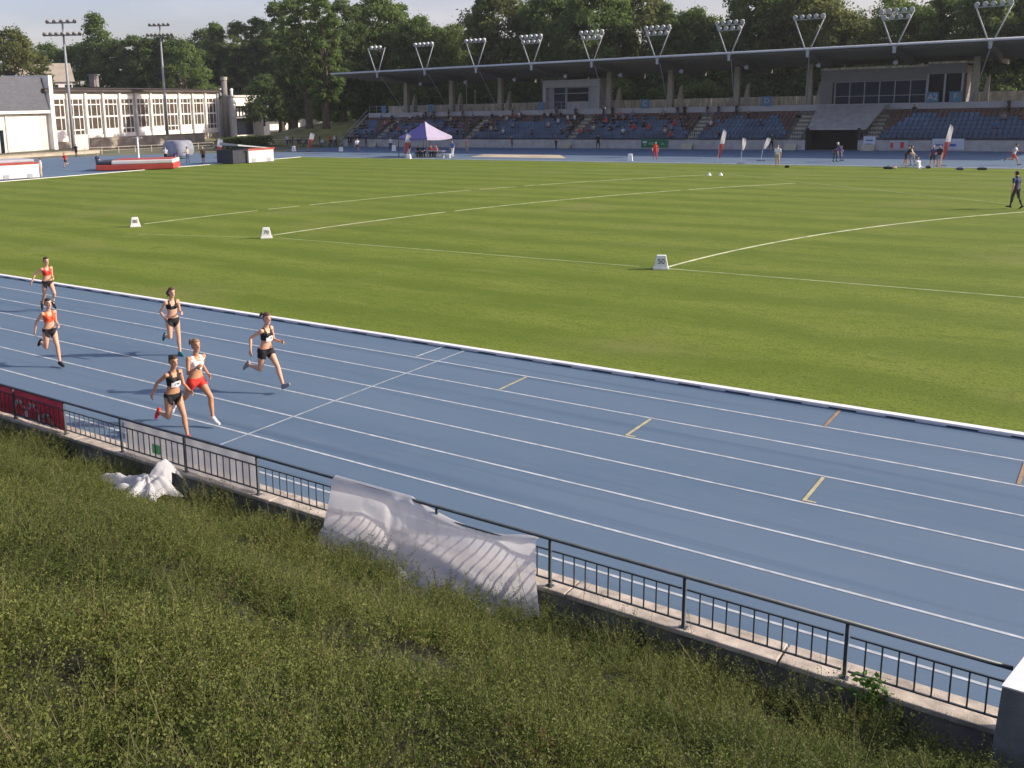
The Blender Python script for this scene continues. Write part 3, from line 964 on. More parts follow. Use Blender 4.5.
def body_parts(J, female, fingers, muscle=1.0):
    k = J['k']; mb = MB()
    up, f1, l1, f2, l2 = J['up'], J['fwd'], J['lat'], J['fwd2'], J['lat2']
    P = J['pelvis']
    if female:
        R = [(-.11, .05, .05, 0), (-.075, .12, .085, -.005), (-.03, .158, .105, -.01), (.02, .166, .108, -.012), (.07, .152, .100, -.006), (.12, .132, .09, 0), (.17, .119, .083, .004),
             (.23, .122, .086, .006), (.29, .132, .094, .004), (.345, .142, .098, 0), (.40, .150, .092, -.006), (.435, .148, .078, -.012), (.465, .108, .062, -.014), (.49, .066, .054, -.010), (.525, .050, .052, -.002), (.60, .048, .052, .012)]
    else:
        R = [(-.11, .05, .05, 0), (-.075, .12, .088, 0), (-.03, .150, .108, 0), (.02, .155, .112, 0), (.07, .150, .108, .004), (.12, .146, .104, .008), (.17, .144, .102, .01),
             (.23, .148, .104, .01), (.29, .158, .110, .006), (.345, .170, .112, 0), (.40, .178, .104, -.006), (.435, .174, .086, -.012), (.465, .128, .070, -.014), (.49, .078, .062, -.010), (.525, .060, .060, -.002), (.60, .058, .060, .012)]
    C, A, B = [], [], []
    for t, w_, d_, o_ in R:
        m_ = min(1, max(0, t / 0.4)); f = unit(f1 * (1 - m_) + f2 * m_); l = unit(l1 * (1 - m_) + l2 * m_)
        C.append(P + up * t * k + f * o_ * k); A.append(l * w_ * k); B.append(f * d_ * k)
    loft(mb, C, A, B, n=20)
    if female:
        for s in (1, -1): mb.ball(P + (up * .342 + f2 * .070 + l2 * s * .062) * k, .052 * k, n=12, k=8)
    for s in (1, -1): mb.ball(P + (up * -.03 - f1 * .052 + l1 * s * .072) * k, .082 * k, n=12, k=8)
    for sgn, s in ((1, 'L'), (-1, 'R')):
        h, kn, an = J['hip' + s], J['knee' + s], J['ank' + s]
        fk = muscle * (1.0 if female else 1.05)
        limb(mb, [h, h * .75 + kn * .25, h * .4 + kn * .6, kn], [.088 * k * fk, .084 * k * fk, .067 * k * fk, .050 * k * fk], 14)
        back = unit(np.cross(unit(an - kn), l1)) * -1
        cal = kn * .68 + an * .32
        fwdleg = unit(J['toe' + s] - J['heel' + s])
        limb(mb, [kn, cal - fwdleg * .012 * k, kn * .3 + an * .7, an], [.050 * k * fk, .053 * k * fk, .037 * k, .031 * k], 14)
        limb(mb, [J['heel' + s], (J['heel' + s] + J['ball' + s]) / 2 + np.array([0, 0, .004]), J['ball' + s], J['toe' + s]], [.032 * k, .034 * k, .034 * k, .022 * k], 10)
        mb.tube([an, J['heel' + s]], [.032 * k, .030 * k], 10); mb.tube([an, J['ball' + s]], [.034 * k, .026 * k], 10)
        sh, el, wr = J['sh' + s], J['elb' + s], J['wr' + s]
        ak = 1.0 if female else 1.18
        limb(mb, [sh, sh * .65 + el * .35, el], [.050 * k * ak, .041 * k * ak, .033 * k * ak], 12)
        limb(mb, [el, el * .7 + wr * .3, wr], [.033 * k * ak, .034 * k * ak, .022 * k * ak], 12)
        mb.tube([J['pelvis'] + up * .41 * k + l2 * sgn * .08 * k, sh], [.06 * k, .05 * k], 10)
        # hand
        hd = J['hd' + s]; side = unit(np.cross(hd, l2 * sgn)); pn = unit(np.cross(side, hd))
        palm = [wr, wr + hd * .045 * k, wr + hd * .088 * k]
        loft(mb, palm, [side * .022 * k, side * .036 * k, side * .038 * k], [pn * .016 * k, pn * .017 * k, pn * .013 * k], n=10)
        if fingers:
            for q, (o_, L_) in enumerate(((-.030, .060), (-.010, .075), (.010, .078), (.030, .068))):
                b0 = wr + hd * .080 * k + side * o_ * k
                c1 = unit(hd - pn * .45 * sgn * 0 + (-pn) * .45); c2 = unit(hd - pn * 1.3)
                b1 = b0 + c1 * L_ * .5 * k; b2 = b1 + c2 * L_ * .5 * k
                limb(mb, [b0, b1, b2], [.0098 * k, .009 * k, .0078 * k], 8)
            t0 = wr + hd * .03 * k + side * .026 * k
            t1 = t0 + unit(hd + side * .9 - pn * .2) * .035 * k; t2 = t1 + unit(hd + side * .2 - pn * .4) * .03 * k
            limb(mb, [t0, t1, t2], [.0125 * k, .0108 * k, .009 * k], 8)
        else:
            mb.ball(wr + hd * .11 * k - pn * .015 * k, .036 * k, n=8, k=6)
    # head
    hc, hf, hl, hu = J['head'], J['hf'], J['hl'], J['hu']
    HR = [(-.118, .024, .022, .052), (-.105, .042, .040, .044), (-.07, .056, .066, .020), (-.03, .067, .084, .006), (.01, .072, .092, .0), (.045, .073, .095, -.003), (.08, .064, .083, -.006), (.105, .044, .058, -.008), (.12, .015, .02, -.008)]
    loft(mb, [hc + (hu * z + hf * o_) * k for z, w_, d_, o_ in HR], [hl * w_ * k for z, w_, d_, o_ in HR], [hf * d_ * k for z, w_, d_, o_ in HR], n=18)
    if fingers:
        limb(mb, [hc + (hu * .018 + hf * .088) * k, hc + (hu * -.028 + hf * .104) * k], [.009 * k, .014 * k], 8)      # nose
        mb.ball(hc + (hu * -.062 + hf * .082) * k, .016 * k, n=8, k=6)                                                # mouth
        for s in (1, -1):
            mb.ball(hc + (hl * s * .074 + hu * -.005 - hf * .008) * k, (.014 * k, .014 * k, .026 * k), n=8, k=6)      # ears
            mb.ball(hc + (hl * s * .030 + hu * .030 + hf * .080) * k, .016 * k, n=8, k=6)                             # brow
    return mb


def classify(me, J):
    """per polygon: bone index and parameter along it, and coordinates in torso and head frames"""
    n = len(me.polygons); c = np.empty(n * 3, np.float32); me.polygons.foreach_get("center", c); c = c.reshape(-1, 3).astype(float)
    k = J['k']
    bones = [('torso', J['pelvis'] - J['up'] * .06 * k, J['pelvis'] + J['up'] * .46 * k, .135 * k), ('neck', J['pelvis'] + J['up'] * .49 * k, J['head'] - J['hu'] * .09 * k, .055 * k),
             ('head', J['head'] - J['hu'] * .05 * k, J['head'] + J['hu'] * .05 * k, .085 * k)]
    for s in 'LR':
        bones += [('thigh' + s, J['hip' + s], J['knee' + s], .072 * k), ('shin' + s, J['knee' + s], J['ank' + s], .045 * k), ('foot' + s, J['heel' + s], J['toe' + s], .034 * k),
                  ('uarm' + s, J['sh' + s], J['elb' + s], .042 * k), ('farm' + s, J['elb' + s], J['wr' + s], .032 * k), ('hand' + s, J['wr' + s] + J['hd' + s] * .02, J['wr' + s] + J['hd' + s] * .13 * k, .03 * k)]
    best = np.full(n, 1e9); bi = np.zeros(n, int); bt = np.zeros(n)
    for i, (nm, a, b, r) in enumerate(bones):
        ab = b - a; t = np.clip(((c - a) @ ab) / (ab @ ab), 0, 1)
        d = np.linalg.norm(c - (a + t[:, None] * ab), axis=1) / r
        u = d < best; best[u] = d[u]; bi[u] = i; bt[u] = t[u]
    names = np.array([b[0] for b in bones])[bi]
    rel = c - J['pelvis']; tz = rel @ J['up'] / k; tl = rel @ J['lat'] / k; tf = rel @ J['fwd'] / k
    h = c - J['head']; hz = h @ J['hu'] / k; hf = h @ J['hf'] / k; hl = h @ J['hl'] / k
    return dict(n=names, t=bt, tz=tz, tl=tl, tf=tf, hz=hz, hf=hf, hl=hl, c=c)


def shell(me, sel, off, name, material, parent, extra=None):
    idx = np.nonzero(sel)[0]
    if len(idx) == 0: return None
    used = {}; V = []; F = []
    inner = {}
    edges = {}
    def vid(i, o):
        if (i, o) not in used:
            v = me.vertices[i]; q = v.co + v.normal * o; used[(i, o)] = len(V); V.append(tuple(q))
        return used[(i, o)]
    for p in idx:
        vs = list(me.polygons[int(p)].vertices)
        F.append([vid(i, off) for i in vs])
        for a, b in zip(vs, vs[1:] + vs[:1]):
            kk = (min(a, b), max(a, b)); edges.setdefault(kk, []).append((a, b))
    for kk, l in edges.items():
        if len(l) == 1:
            a, b = l[0]
            F.append([vid(b, off), vid(a, off), vid(a, -0.002), vid(b, -0.002)])
    mb = MB(); mb.v = V; mb.f = [tuple(f) for f in F]; mb.mi = [0] * len(F)
    if extra: extra(mb)
    o = mb.build(name, material, parent, smooth=True)
    return o


def runner(name_label, cat, loc, heading, pose, H, top, shorts, shoe, hair, skin, bib=None, style='pony', top_rng=(.24, .43), short_leg=0.05, short_top=.055, shoe2=None, face=None, group=None):
    J = skeleton(pose, H, True); k = J['k']
    root = empty("person", loc, heading, name_label, cat, group)
    me = remesh(body_parts(J, True, True), 0.0085, 2)
    K = classify(me, J)
    for q in (skin, M['eye'], M['lip']): me.materials.append(q)
    mi = np.zeros(len(me.polygons), np.int32)
    for s in (1, -1):
        e = (np.hypot(K['hl'] - s * .031, K['hz'] - .008) < .0095) & (K['hf'] > .05) & (K['n'] == 'head'); mi[e] = 1
        e = (np.abs(K['hl'] - s * .031) < .02) & (np.abs(K['hz'] - .033) < .005) & (K['hf'] > .05); mi[e] = 1
    mi[(np.abs(K['hl']) < .024) & (np.abs(K['hz'] + .064) < .008) & (K['hf'] > .06)] = 2
    me.polygons.foreach_set("material_index", mi)
    link("body", me, root)
    isin = lambda *a: np.isin(K['n'], a)
    trunk = isin('torso', 'neck') | (isin('uarmL', 'uarmR') & (K['t'] < .12) & (np.abs(K['tl']) < .15))
    tsel = trunk & (K['tz'] > top_rng[0]) & (K['tz'] < top_rng[1])
    # shoulder straps
    tsel |= trunk & (K['tz'] >= top_rng[1]) & (np.abs(np.abs(K['tl']) - .085) < .024) & (K['tz'] < .49)
    tsel &= ~(trunk & (K['tz'] > top_rng[1] - .04) & (K['tf'] > .0) & (np.abs(K['tl']) < .045))
    shell(me, tsel, .006, "top", top, root)
    hipr = isin('torso') & (K['tz'] < short_top)
    ssel = hipr.copy()
    for s in 'LR':
        ssel |= (K['n'] == 'thigh' + s) & (K['t'] < short_leg)
        if short_leg < .2:   # high-cut briefs
            sg = 1 if s == 'L' else -1
            ssel &= ~((K['n'] == 'thigh' + s) & (K['tz'] < -.015) & (K['tl'] * sg > .085))
    shell(me, ssel, .007 if short_leg < .2 else .014, "shorts", shorts, root)
    for s, sh in (('L', shoe), ('R', shoe2 or shoe)):
        shell(me, (K['n'] == 'foot' + s) | ((K['n'] == 'shin' + s) & (K['t'] > .97)), .008, "shoe", sh, root)
    hc, hf, hl, hu = J['head'], J['hf'], J['hl'], J['hu']

    def tail(mb):
        if style == 'pony':
            b0 = hc + (hu * .055 - hf * .098) * k
            mb.ball(b0, .026 * k)
            mb.tube([b0, b0 - hf * .07 * k + hu * .01 * k, b0 - hf * .13 * k - hu * .04 * k + hl * .02, b0 - hf * .17 * k - hu * .10 * k + hl * .03], [.024 * k, .034 * k, .028 * k, .006 * k], 10)
        elif style == 'bun':
            mb.ball(hc + (hu * .07 - hf * .095) * k, .042 * k)
        elif style == 'loose':
            for s in (1, -1):
                mb.tube([hc + (hl * s * .06 + hu * .05 - hf * .04) * k, hc + (hl * s * .085 - hf * .055 - hu * .03) * k, hc + (hl * s * .07 - hf * .09 - hu * .11) * k], [.03 * k, .042 * k, .016 * k], 10)
            mb.tube([hc + (hu * .05 - hf * .09) * k, hc + (-hf * .12 - hu * .04) * k, hc + (-hf * .11 - hu * .13) * k], [.04 * k, .05 * k, .02 * k], 10)
    hs = (K['n'] == 'head') & ((K['hz'] > .062 + .25 * np.clip(K['hf'], -1, .05)) | (K['hf'] < -.012 + .35 * np.clip(K['hz'], -.2, .1))) & (K['hz'] > -.075)
    shell(me, hs, .011, "hair", hair, root, tail)
    if bib:
        f2, l2, up = J['fwd2'], J['lat2'], J['up']
        c = J['pelvis'] + (up * (top_rng[0] + .045) + f2 * .132) * k
        mb = MB(); a, b_ = l2 * .105 * k, up * .055 * k
        cols = 8; vs = []
        for j in (-1, 1):
            for i in range(cols + 1):
                u = -1 + 2 * i / cols
                vs.append(c + a * u + b_ * j - f2 * .040 * k * u * u)
        mb.add(vs, [(i, i + 1, cols + 2 + i, cols + 1 + i) for i in range(cols)])
        ob = mb.build("race_bib", FAB['white'], root); so = ob.modifiers.new("t", 'SOLIDIFY'); so.thickness = .003
        tx = text_mesh(bib, .075 * k, .002, FAB['black'], "number", ob)
        mt = Matrix.Identity(4)
        for i in range(3): mt[i][0], mt[i][1], mt[i][2], mt[i][3] = l2[i], up[i], f2[i], (c + f2 * .004)[i]
        tx.matrix_local = mt
    return root


def at(px, py, z=0.0):
    g = G(px, py, z); return (g[0], g[1], z)


HEAD = rad(-6)
# runner leading on the near lane: black top, red shoes
runner("woman running nearest the railing in black crop top with a large number bib", "runner", at(176, 437), rad(-14),
       dict(lean=10, twist=12, thighL=30, kneeL=18, footL=-2, thighR=-6, kneeR=84, footR=-30, armR=-42, elbR=28, aabdR=16, armL=8, elbL=66, aabdL=12, inL=.3, headyaw=8, headpitch=2), 1.60,
       FAB['black'], FAB['black'], FAB['red'], M['hair_dark'], M['skin2'], bib="199", style='bun', short_leg=.06, top_rng=(.225, .44))
runner("woman running in white crop top and loose red shorts with blond ponytail", "runner", at(199, 425), rad(-4),
       dict(lean=6, twist=-8, thighL=46, kneeL=44, footL=-22, thighR=-34, kneeR=26, footR=-42, armR=18, elbR=112, aabdR=10, inR=.45, armL=-30, elbL=88, aabdL=12, headyaw=-4, headpitch=-3, air=.06), 1.66,
       FAB['white'], FAB['red'], FAB['white'], M['hair_blond'], M['skin2'], style='pony', short_leg=.36, short_top=.06, top_rng=(.23, .43))
runner("woman running in black crop top with small white bib and black tight shorts", "runner", at(268, 391), rad(-8),
       dict(lean=7, twist=14, thighL=38, kneeL=16, footL=8, thighR=-14, kneeR=80, footR=-35, armR=-48, elbR=66, aabdR=26, armL=6, elbL=88, aabdL=12, inL=.4, headyaw=2, headpitch=2, air=.10), 1.68,
       FAB['black'], FAB['black'], FAB['grey'], M['hair_brown'], M['skin3'], bib="75", style='pony', short_leg=.30, short_top=.045, top_rng=(.235, .43))
runner("woman running in skimpy black kit with loose brown hair and green shoes", "runner", at(175, 355), rad(-22),
       dict(lean=5, twist=8, thighL=10, kneeL=8, footL=-4, thighR=8, kneeR=92, footR=-40, armR=-22, elbR=96, aabdR=22, inR=.3, armL=-6, elbL=100, aabdL=12, inL=.45, headyaw=12, headpitch=4), 1.66,
       FAB['black'], FAB['black'], FAB['teal'], M['hair_brown'], M['skin3'], style='loose', short_leg=.05, top_rng=(.285, .405))
runner("woman in bright red crop top running in front of the other red runner", "runner", at(53, 366), rad(-14),
       dict(lean=8, twist=8, thighL=24, kneeL=14, footL=-18, thighR=-2, kneeR=96, footR=-38, armR=-34, elbR=36, aabdR=18, armL=-14, elbL=95, aabdL=10, inL=.4, headyaw=8, headpitch=-2, air=.03), 1.60,
       FAB['orange'], FAB['black'], FAB['black'], M['hair_dark'], M['skin3'], style='bun', short_leg=.05)
runner("woman in red crop top running nearest the white kerb, last of the group", "runner", at(50, 311), rad(-14),
       dict(lean=7, twist=10, thighL=42, kneeL=70, footL=-10, thighR=-12, kneeR=30, footR=-30, armR=-40, elbR=40, aabdR=34, armL=-10, elbL=95, aabdL=8, inL=.5, headyaw=10), 1.60,
       FAB['red'], FAB['black'], FAB['black'], M['hair_dark'], M['skin3'], style='bun', short_leg=.12)


# ------------------------------------------------------------------ simpler figures
POSES = dict(
    stand=dict(lean=0, thighL=3, kneeL=4, thighR=-3, kneeR=3, armL=-3, armR=6, elbL=14, elbR=22),
    stand2=dict(lean=2, thighL=6, kneeL=6, thighR=-4, kneeR=3, abdL=6, abdR=6, armL=12, armR=-4, elbL=80, elbR=18, headyaw=20),
    walk=dict(lean=4, thighL=24, kneeL=8, thighR=-18, kneeR=18, footR=-14, armL=-20, armR=22, elbL=16, elbR=24, aabdL=14, aabdR=14),
    run=dict(lean=10, thighL=40, kneeL=40, thighR=-16, kneeR=80, footR=-20, armL=-35, armR=30, elbL=85, elbR=85),
    runr=dict(lean=10, thighR=34, kneeR=20, thighL=-10, kneeL=85, footL=-20, armR=-35, armL=30, elbL=85, elbR=85),
    bend=dict(lean=58, thighL=8, kneeL=16, thighR=-2, kneeR=10, armL=50, armR=60, elbL=20, elbR=15),
    lean=dict(lean=28, thighL=12, kneeL=18, thighR=-8, kneeR=12, armL=40, armR=52, elbL=40, elbR=30),
    sit=dict(lean=6, thighL=82, kneeL=86, thighR=80, kneeR=82, armL=32, armR=36, elbL=50, elbR=40, abdL=8, abdR=8, seat=0.0),
    sit2=dict(lean=24, thighL=84, kneeL=92, thighR=78, kneeR=86, armL=58, armR=50, elbL=34, elbR=50, abdL=14, abdR=10, seat=0.0, headyaw=-25),
    ground=dict(lean=-18, thighL=84, kneeL=60, thighR=70, kneeR=34, armL=-34, armR=-30, elbL=6, elbR=6, abdL=10, abdR=12, seat=0.02),
    crouch=dict(lean=30, thighL=96, kneeL=128, thighR=60, kneeR=120, footR=-30, armL=50, armR=60, elbL=30, elbR=30),
)
_cache = {}


def figure_mesh(pose, H, female, shirt, trousers, hair, skin, shoes, short_sl=True, shorts=False, vox=0.024, hat=None):
    J = skeleton(POSES[pose] if isinstance(pose, str) else pose, H, female)
    me = remesh(body_parts(J, female, vox < 0.014), vox, 1, "person")
    K = classify(me, J)
    ms = [skin, shirt, trousers, hair, shoes] + ([hat] if hat else [])
    for q in ms: me.materials.append(q)
    mi = np.zeros(len(me.polygons), np.int32)
    n, t = K['n'], K['t']
    mi[(n == 'torso')] = 1
    mi[np.isin(n, ('uarmL', 'uarmR')) & ((t < .75) | (not short_sl))] = 1
    if not short_sl: mi[np.isin(n, ('farmL', 'farmR'))] = 1
    mi[(n == 'torso') & (K['tz'] < .03)] = 2
    mi[np.isin(n, ('thighL', 'thighR')) & ((t < .8) | (not shorts))] = 2
    if not shorts: mi[np.isin(n, ('shinL', 'shinR'))] = 2
    mi[np.isin(n, ('footL', 'footR'))] = 4
    hs = (n == 'head') & ((K['hz'] > .05) | (K['hf'] < -.01)) & (K['hz'] > -.08)
    mi[hs] = 5 if hat else 3
    me.polygons.foreach_set("material_index", mi)
    return me


def figure(label, cat, loc, heading, pose, H=1.72, female=False, shirt='grey', trousers='darkgrey', hair='hair_dark', skin='skin', shoes='darkgrey', group=None, **kw):
    me = figure_mesh(pose, H, female, FAB[shirt], FAB[trousers], M[hair], M[skin], FAB[shoes], **kw)
    o = link("person", me)
    o.location = Vector([float(v) for v in loc]); o.rotation_euler = (0, 0, heading); o.scale = (1.13, 1.13, 1.0)
    return tag(o, label, cat, group)


# blue-shirted man walking on the grass
figure("man in navy polo shirt and dark trousers walking on the grass at the right edge", "man", at(1014.5, 209), rad(150),
       dict(lean=3, thighL=12, kneeL=6, thighR=-10, kneeR=14, footR=-10, armL=-10, armR=8, elbL=14, elbR=22, aabdL=14, aabdR=16), 1.80, False, 'navy', 'darkgrey', shoes='black', vox=0.013)
fig = figure
fig("man in white shirt and light shorts standing where the grass meets the far track", "man", at(777, 166.3), rad(-100), 'stand', 1.78, False, 'white', 'beige', shorts=True, skin='skin2')
fig("person in a red top and red leggings jogging in front of the green banner", "runner", at(655, 159.8), rad(-60), 'walk', 1.72, True, 'red', 'red', skin='skin3')
fig("person in white cap and blue jacket leaning forward on the far track", "person", at(841, 161.5), rad(-150), 'lean', 1.72, False, 'denim', 'denim', hat=FAB['white'])
fig("person in purple top bending beside the white-capped person", "person", at(835, 161.8), rad(-30), 'bend', 1.7, True, 'purple', 'darkgrey')
fig("person in dark clothes leaning over left of the seated athlete", "person", at(905.5, 167), rad(20), 'lean', 1.74, False, 'black', 'darkgrey', shorts=True)
fig("person in pale beige hunched beside the dark leaning one", "person", at(912, 166), rad(170), 'lean', 1.72, False, 'beige', 'grey')
fig("athlete in white sitting on the grass edge with legs stretched out", "athlete", at(919, 168.5), rad(-40), 'ground', 1.72, True, 'white', 'white', skin='skin3', shorts=True)
fig("person in purple shirt and pale cap standing left of the feather flag", "person", at(932, 167), rad(-90), 'stand2', 1.66, True, 'purple', 'darkgrey', shorts=True, hat=FAB['beige'])
fig("person in black shirt standing close beside the purple shirt", "person", at(938.5, 167), rad(-120), 'stand', 1.7, False, 'black', 'grey', shorts=True)
fig("person in bright red shirt and black trousers by the grandstand front wall", "person", at(879, 149), rad(-90), 'stand', 1.76, False, 'red', 'black')
fig("athlete in orange shorts and white top running on the far track", "runner", at(1013, 165), rad(-8), 'runr', 1.76, True, 'silver', 'orange', skin='skin2', shorts=True)
fig("person in grey at the grandstand wall behind the orange-shorted runner", "person", at(1007, 150), rad(-80), 'stand2', 1.76, False, 'silver', 'darkgrey')
fig("man in white shirt standing at the end of the leftmost landing mat", "man", at(41.5, 177.3), rad(-120), 'stand', 1.76, False, 'white', 'beige', skin='skin2')
fig("athlete in dark red top and black shorts running on the far left bend", "runner", at(66, 167.5), rad(-80), 'run', 1.70, True, 'red', 'black', skin='skin2', shorts=True)
fig("person in black standing on the pale strip behind the far left bend", "person", at(76.5, 157), rad(-70), 'stand', 1.72, False, 'black', 'black')
fig("person in dark blue standing at the left end of the red and white mat", "person", at(98.5, 170.5), rad(-60), 'stand2', 1.72, False, 'denim', 'darkgrey')
fig("person in white shirt and dark trousers beside the covered grey mat", "person", at(166, 162), rad(-60), 'stand', 1.72, False, 'white', 'black')
fig("person in purple top and dark trousers bending behind the red and white mat", "person", at(175, 163.5), rad(0), 'bend', 1.7, True, 'purple', 'darkgrey')
fig("person in pale shirt and dark trousers standing right of the covered grey mat", "person", at(188, 162.5), rad(200), 'stand2', 1.76, False, 'beige', 'denim')
fig("athlete in black and red kit standing left of the dark mat shelter", "athlete", at(203.5, 163.5), rad(-70), 'stand', 1.80, False, 'brown', 'black', skin='skin2', shorts=True, hat=FAB['silver'])
fig("person in white and blue shirt walking behind the far track near the trees", "person", at(287.5, 146), rad(-60), 'walk', 1.74, False, 'silver', 'navy')
fig("person in red jacket standing in the shade below the grassy mound", "person", at(330, 146.5), rad(-80), 'stand', 1.72, True, 'red', 'darkgrey')
fig("person in white top standing beside the red jacket below the mound", "person", at(334.8, 146.2), rad(-80), 'stand2', 1.7, True, 'white', 'denim')
fig("tanned athlete in white top and brown shorts walking left of the tent", "athlete", at(357.5, 152), rad(-40), 'walk', 1.74, False, 'white', 'brown', skin='skin2', shorts=True)
fig("person in white and navy standing by the white box left of the tent", "person", at(390.5, 150.5), rad(-60), 'stand', 1.74, False, 'silver', 'navy')
fig("official in black top and white trousers standing at the left edge of the tent", "official", at(408.6, 157.6), rad(-80), 'stand', 1.76, False, 'black', 'white')
fig("official in light blue shirt and white trousers standing at the right edge of the tent", "official", at(452.5, 157), rad(-100), 'stand', 1.78, False, 'blue', 'white')
fig("person in peach top and pale trousers standing right of the tent", "person", at(467, 152.5), rad(-90), 'stand2', 1.7, True, 'pink', 'beige')
for i, (px, c, lab) in enumerate([(417, 'black', "person in black sitting at the left end of the table under the tent"), (422, 'navy', "person in navy sitting at the table under the tent"),
                                  (430, 'orange', "person in orange sitting at the table under the tent"), (435, 'pink', "person in pink sitting at the right end of the table under the tent")]):
    g = G(px, 157.2); figure(lab, "person", (g[0], g[1] + .3, 0.44), rad(-90), 'sit', 1.72, i % 2 == 0, c, 'darkgrey')
for px, py, c, t_, lab in [(512, 150, 'black', 'denim', "person in black leaning on the grandstand wall below the leftmost aisle"), (556, 149, 'darkgrey', 'black', "person in dark grey standing at the grandstand wall by the second aisle"),
                           (598, 149, 'black', 'black', "person dressed in black sitting low at the grandstand wall"), (771, 150, 'green', 'black', "person in dark green standing at the grandstand wall by the tunnel stairs"),
                           (772.5, 145, 'silver', 'denim', "person in pale shirt at the foot of the tunnel stairs")]:
    figure(lab, "person", at(px, py), rad(-90 + RND.uniform(-40, 40)), RND.choice(['stand', 'stand2']), 1.74, False, c, t_)
# =================================================================== distance markers on the grass
def marker(px, py, num, label):
    g = G(px, py); hd = math.atan2(-g[1], -g[0]) + PI / 2
    r = empty("distance_marker", (g[0], g[1], 0.015), hd, label, "distance marker", "distance markers on the grass")
    mb = MB()
    w0, w1, d0, d1, h = .24, .155, .16, .10, .50
    mb.box(-.27, .27, -.19, .19, 0, .07)
    mb.add([(-w0, -d0, .07), (w0, -d0, .07), (w0, d0, .07), (-w0, d0, .07), (-w1, -d1, h), (w1, -d1, h), (w1, d1, h), (-w1, d1, h)],
           [(4, 5, 6, 7), (0, 1, 5, 4), (1, 2, 6, 5), (2, 3, 7, 6), (3, 0, 4, 7)])
    mb.build("marker_body", M['white_paint'], r, bevel=.012)
    t = text_mesh(num, .25, .002, FAB['darkgrey'], "number", r)
    t.location = (0, -.142, .29); t.rotation_euler = (rad(90) - math.atan(.06 / .43), 0, 0)


marker(661, 269.5, "50", "white box marker numbered 50 where the nearest chalk arc meets the touchline")
marker(266.5, 238.5, "70", "white box marker numbered 70 at the end of the middle chalk arc")
marker(135.5, 227, "80", "white box marker numbered 80, leftmost of the three on the grass")

# =================================================================== grandstand
M['stand_conc'] = mat("stand_concrete", (0.38, 0.37, 0.36), 0.9, 0.15, 1.5, 0.2, 20)
M['stand_stair'] = mat("stair_concrete", (0.46, 0.44, 0.34), 0.9, 0.12, 2)
M['fascia'] = mat("fascia_panel", (0.42, 0.42, 0.45), 0.7, 0.08, 1)
M['parapet'] = mat("parapet_concrete", (0.56, 0.51, 0.41), 0.9, 0.40, 1.6, stretch=(3, 1, 0.4))
M['col_conc'] = mat("column_concrete", (0.36, 0.33, 0.27), 0.85, 0.12, 1.5)
M['roof_metal'] = mat("roof_metal", (0.085, 0.085, 0.09), 0.6, 0.15, 0.4, metal=0.2)
M['roof_edge'] = mat("roof_edge_paint", (0.52, 0.54, 0.58), 0.5, 0.06, 2)
M['roof_beam'] = mat("roof_beam_paint", (0.15, 0.145, 0.14), 0.6, 0.08, 2)
M['seat_blue'] = mat("seat_blue", (0.080, 0.135, 0.225), 0.5, 0.4, 0.5)
M['seat_orange'] = mat("seat_orange", (0.125, 0.066, 0.050), 0.5, 0.3, 0.6)
M['steel'] = mat("painted_steel", (0.36, 0.38, 0.40), 0.5, 0.08, 3)
M['steel_dark'] = mat("steel_dark", (0.06, 0.065, 0.08), 0.5, 0.1, 3)
M['glass_dark'] = mat("glass_dark", (0.008, 0.012, 0.022), 0.3, 0, spec=0.12)
M['glass_blue'] = mat("glass_blue", (0.010, 0.024, 0.052), 0.3, 0, spec=0.12)
M['grey_panel'] = mat("grey_panel", (0.20, 0.20, 0.21), 0.7, 0.08, 1)
M['lamp_glass'] = mat("lamp_glass", (0.42, 0.44, 0.46), 0.4, 0.0, spec=0.6)
M['sign_blue'] = mat("sign_blue", (0.08, 0.19, 0.32), 0.5, 0.05, 3)
M['ban_green'] = mat("banner_green", (0.02, 0.15, 0.07), 0.6, 0.1, 1)
M['ban_white'] = mat("banner_white", (0.52, 0.56, 0.62), 0.6, 0.08, 1)
M['void'] = mat("tunnel_dark", (0.03, 0.028, 0.028), 0.95, 0.2, 1)

gs = empty("grandstand", (-45, 112.5, 0), 0, "long roofed grandstand with blue and orange seats along the far straight", "grandstand")
SX0, SX1 = -97.0 + 45, 8.0 + 45       # local x
NR = 7
TUN = (-29.7 + 45, -24.3 + 45)
rowY = [0.35 + 0.86 * i for i in range(NR + 1)]
rowZ = [0.88 + 0.42 * i for i in range(NR)]


def spans(gap=TUN):
    return [(SX0, gap[0] - 0.0), (gap[1], SX1)]


mb = MB()
for a, b in spans():
    mb.box(a, b, 0, 0.25, 0, 1.08)
mb.build("front_wall", M['stand_conc'], gs)
mb = MB()
for a, b in spans():
    for i in range(NR):
        mb.box(a, b, rowY[i] - (0.098 if i == 0 else 0), rowY[i + 1], 0.0 if i == 0 else rowZ[i] - 0.75, rowZ[i])
mb.box(SX0, SX1, rowY[NR] + .003, 14.0, 3.6, 4.55)
mb.box(SX0, SX0 + .3, .26, rowY[NR], 0, 1.5)
mb.build("terrace", M['concrete_dark'], gs)
mb = MB(); mb.box(SX0, SX1, rowY[NR] - .12, rowY[NR] + .0, 4.18, 4.86)
mb.build("fascia", M['fascia'], gs)
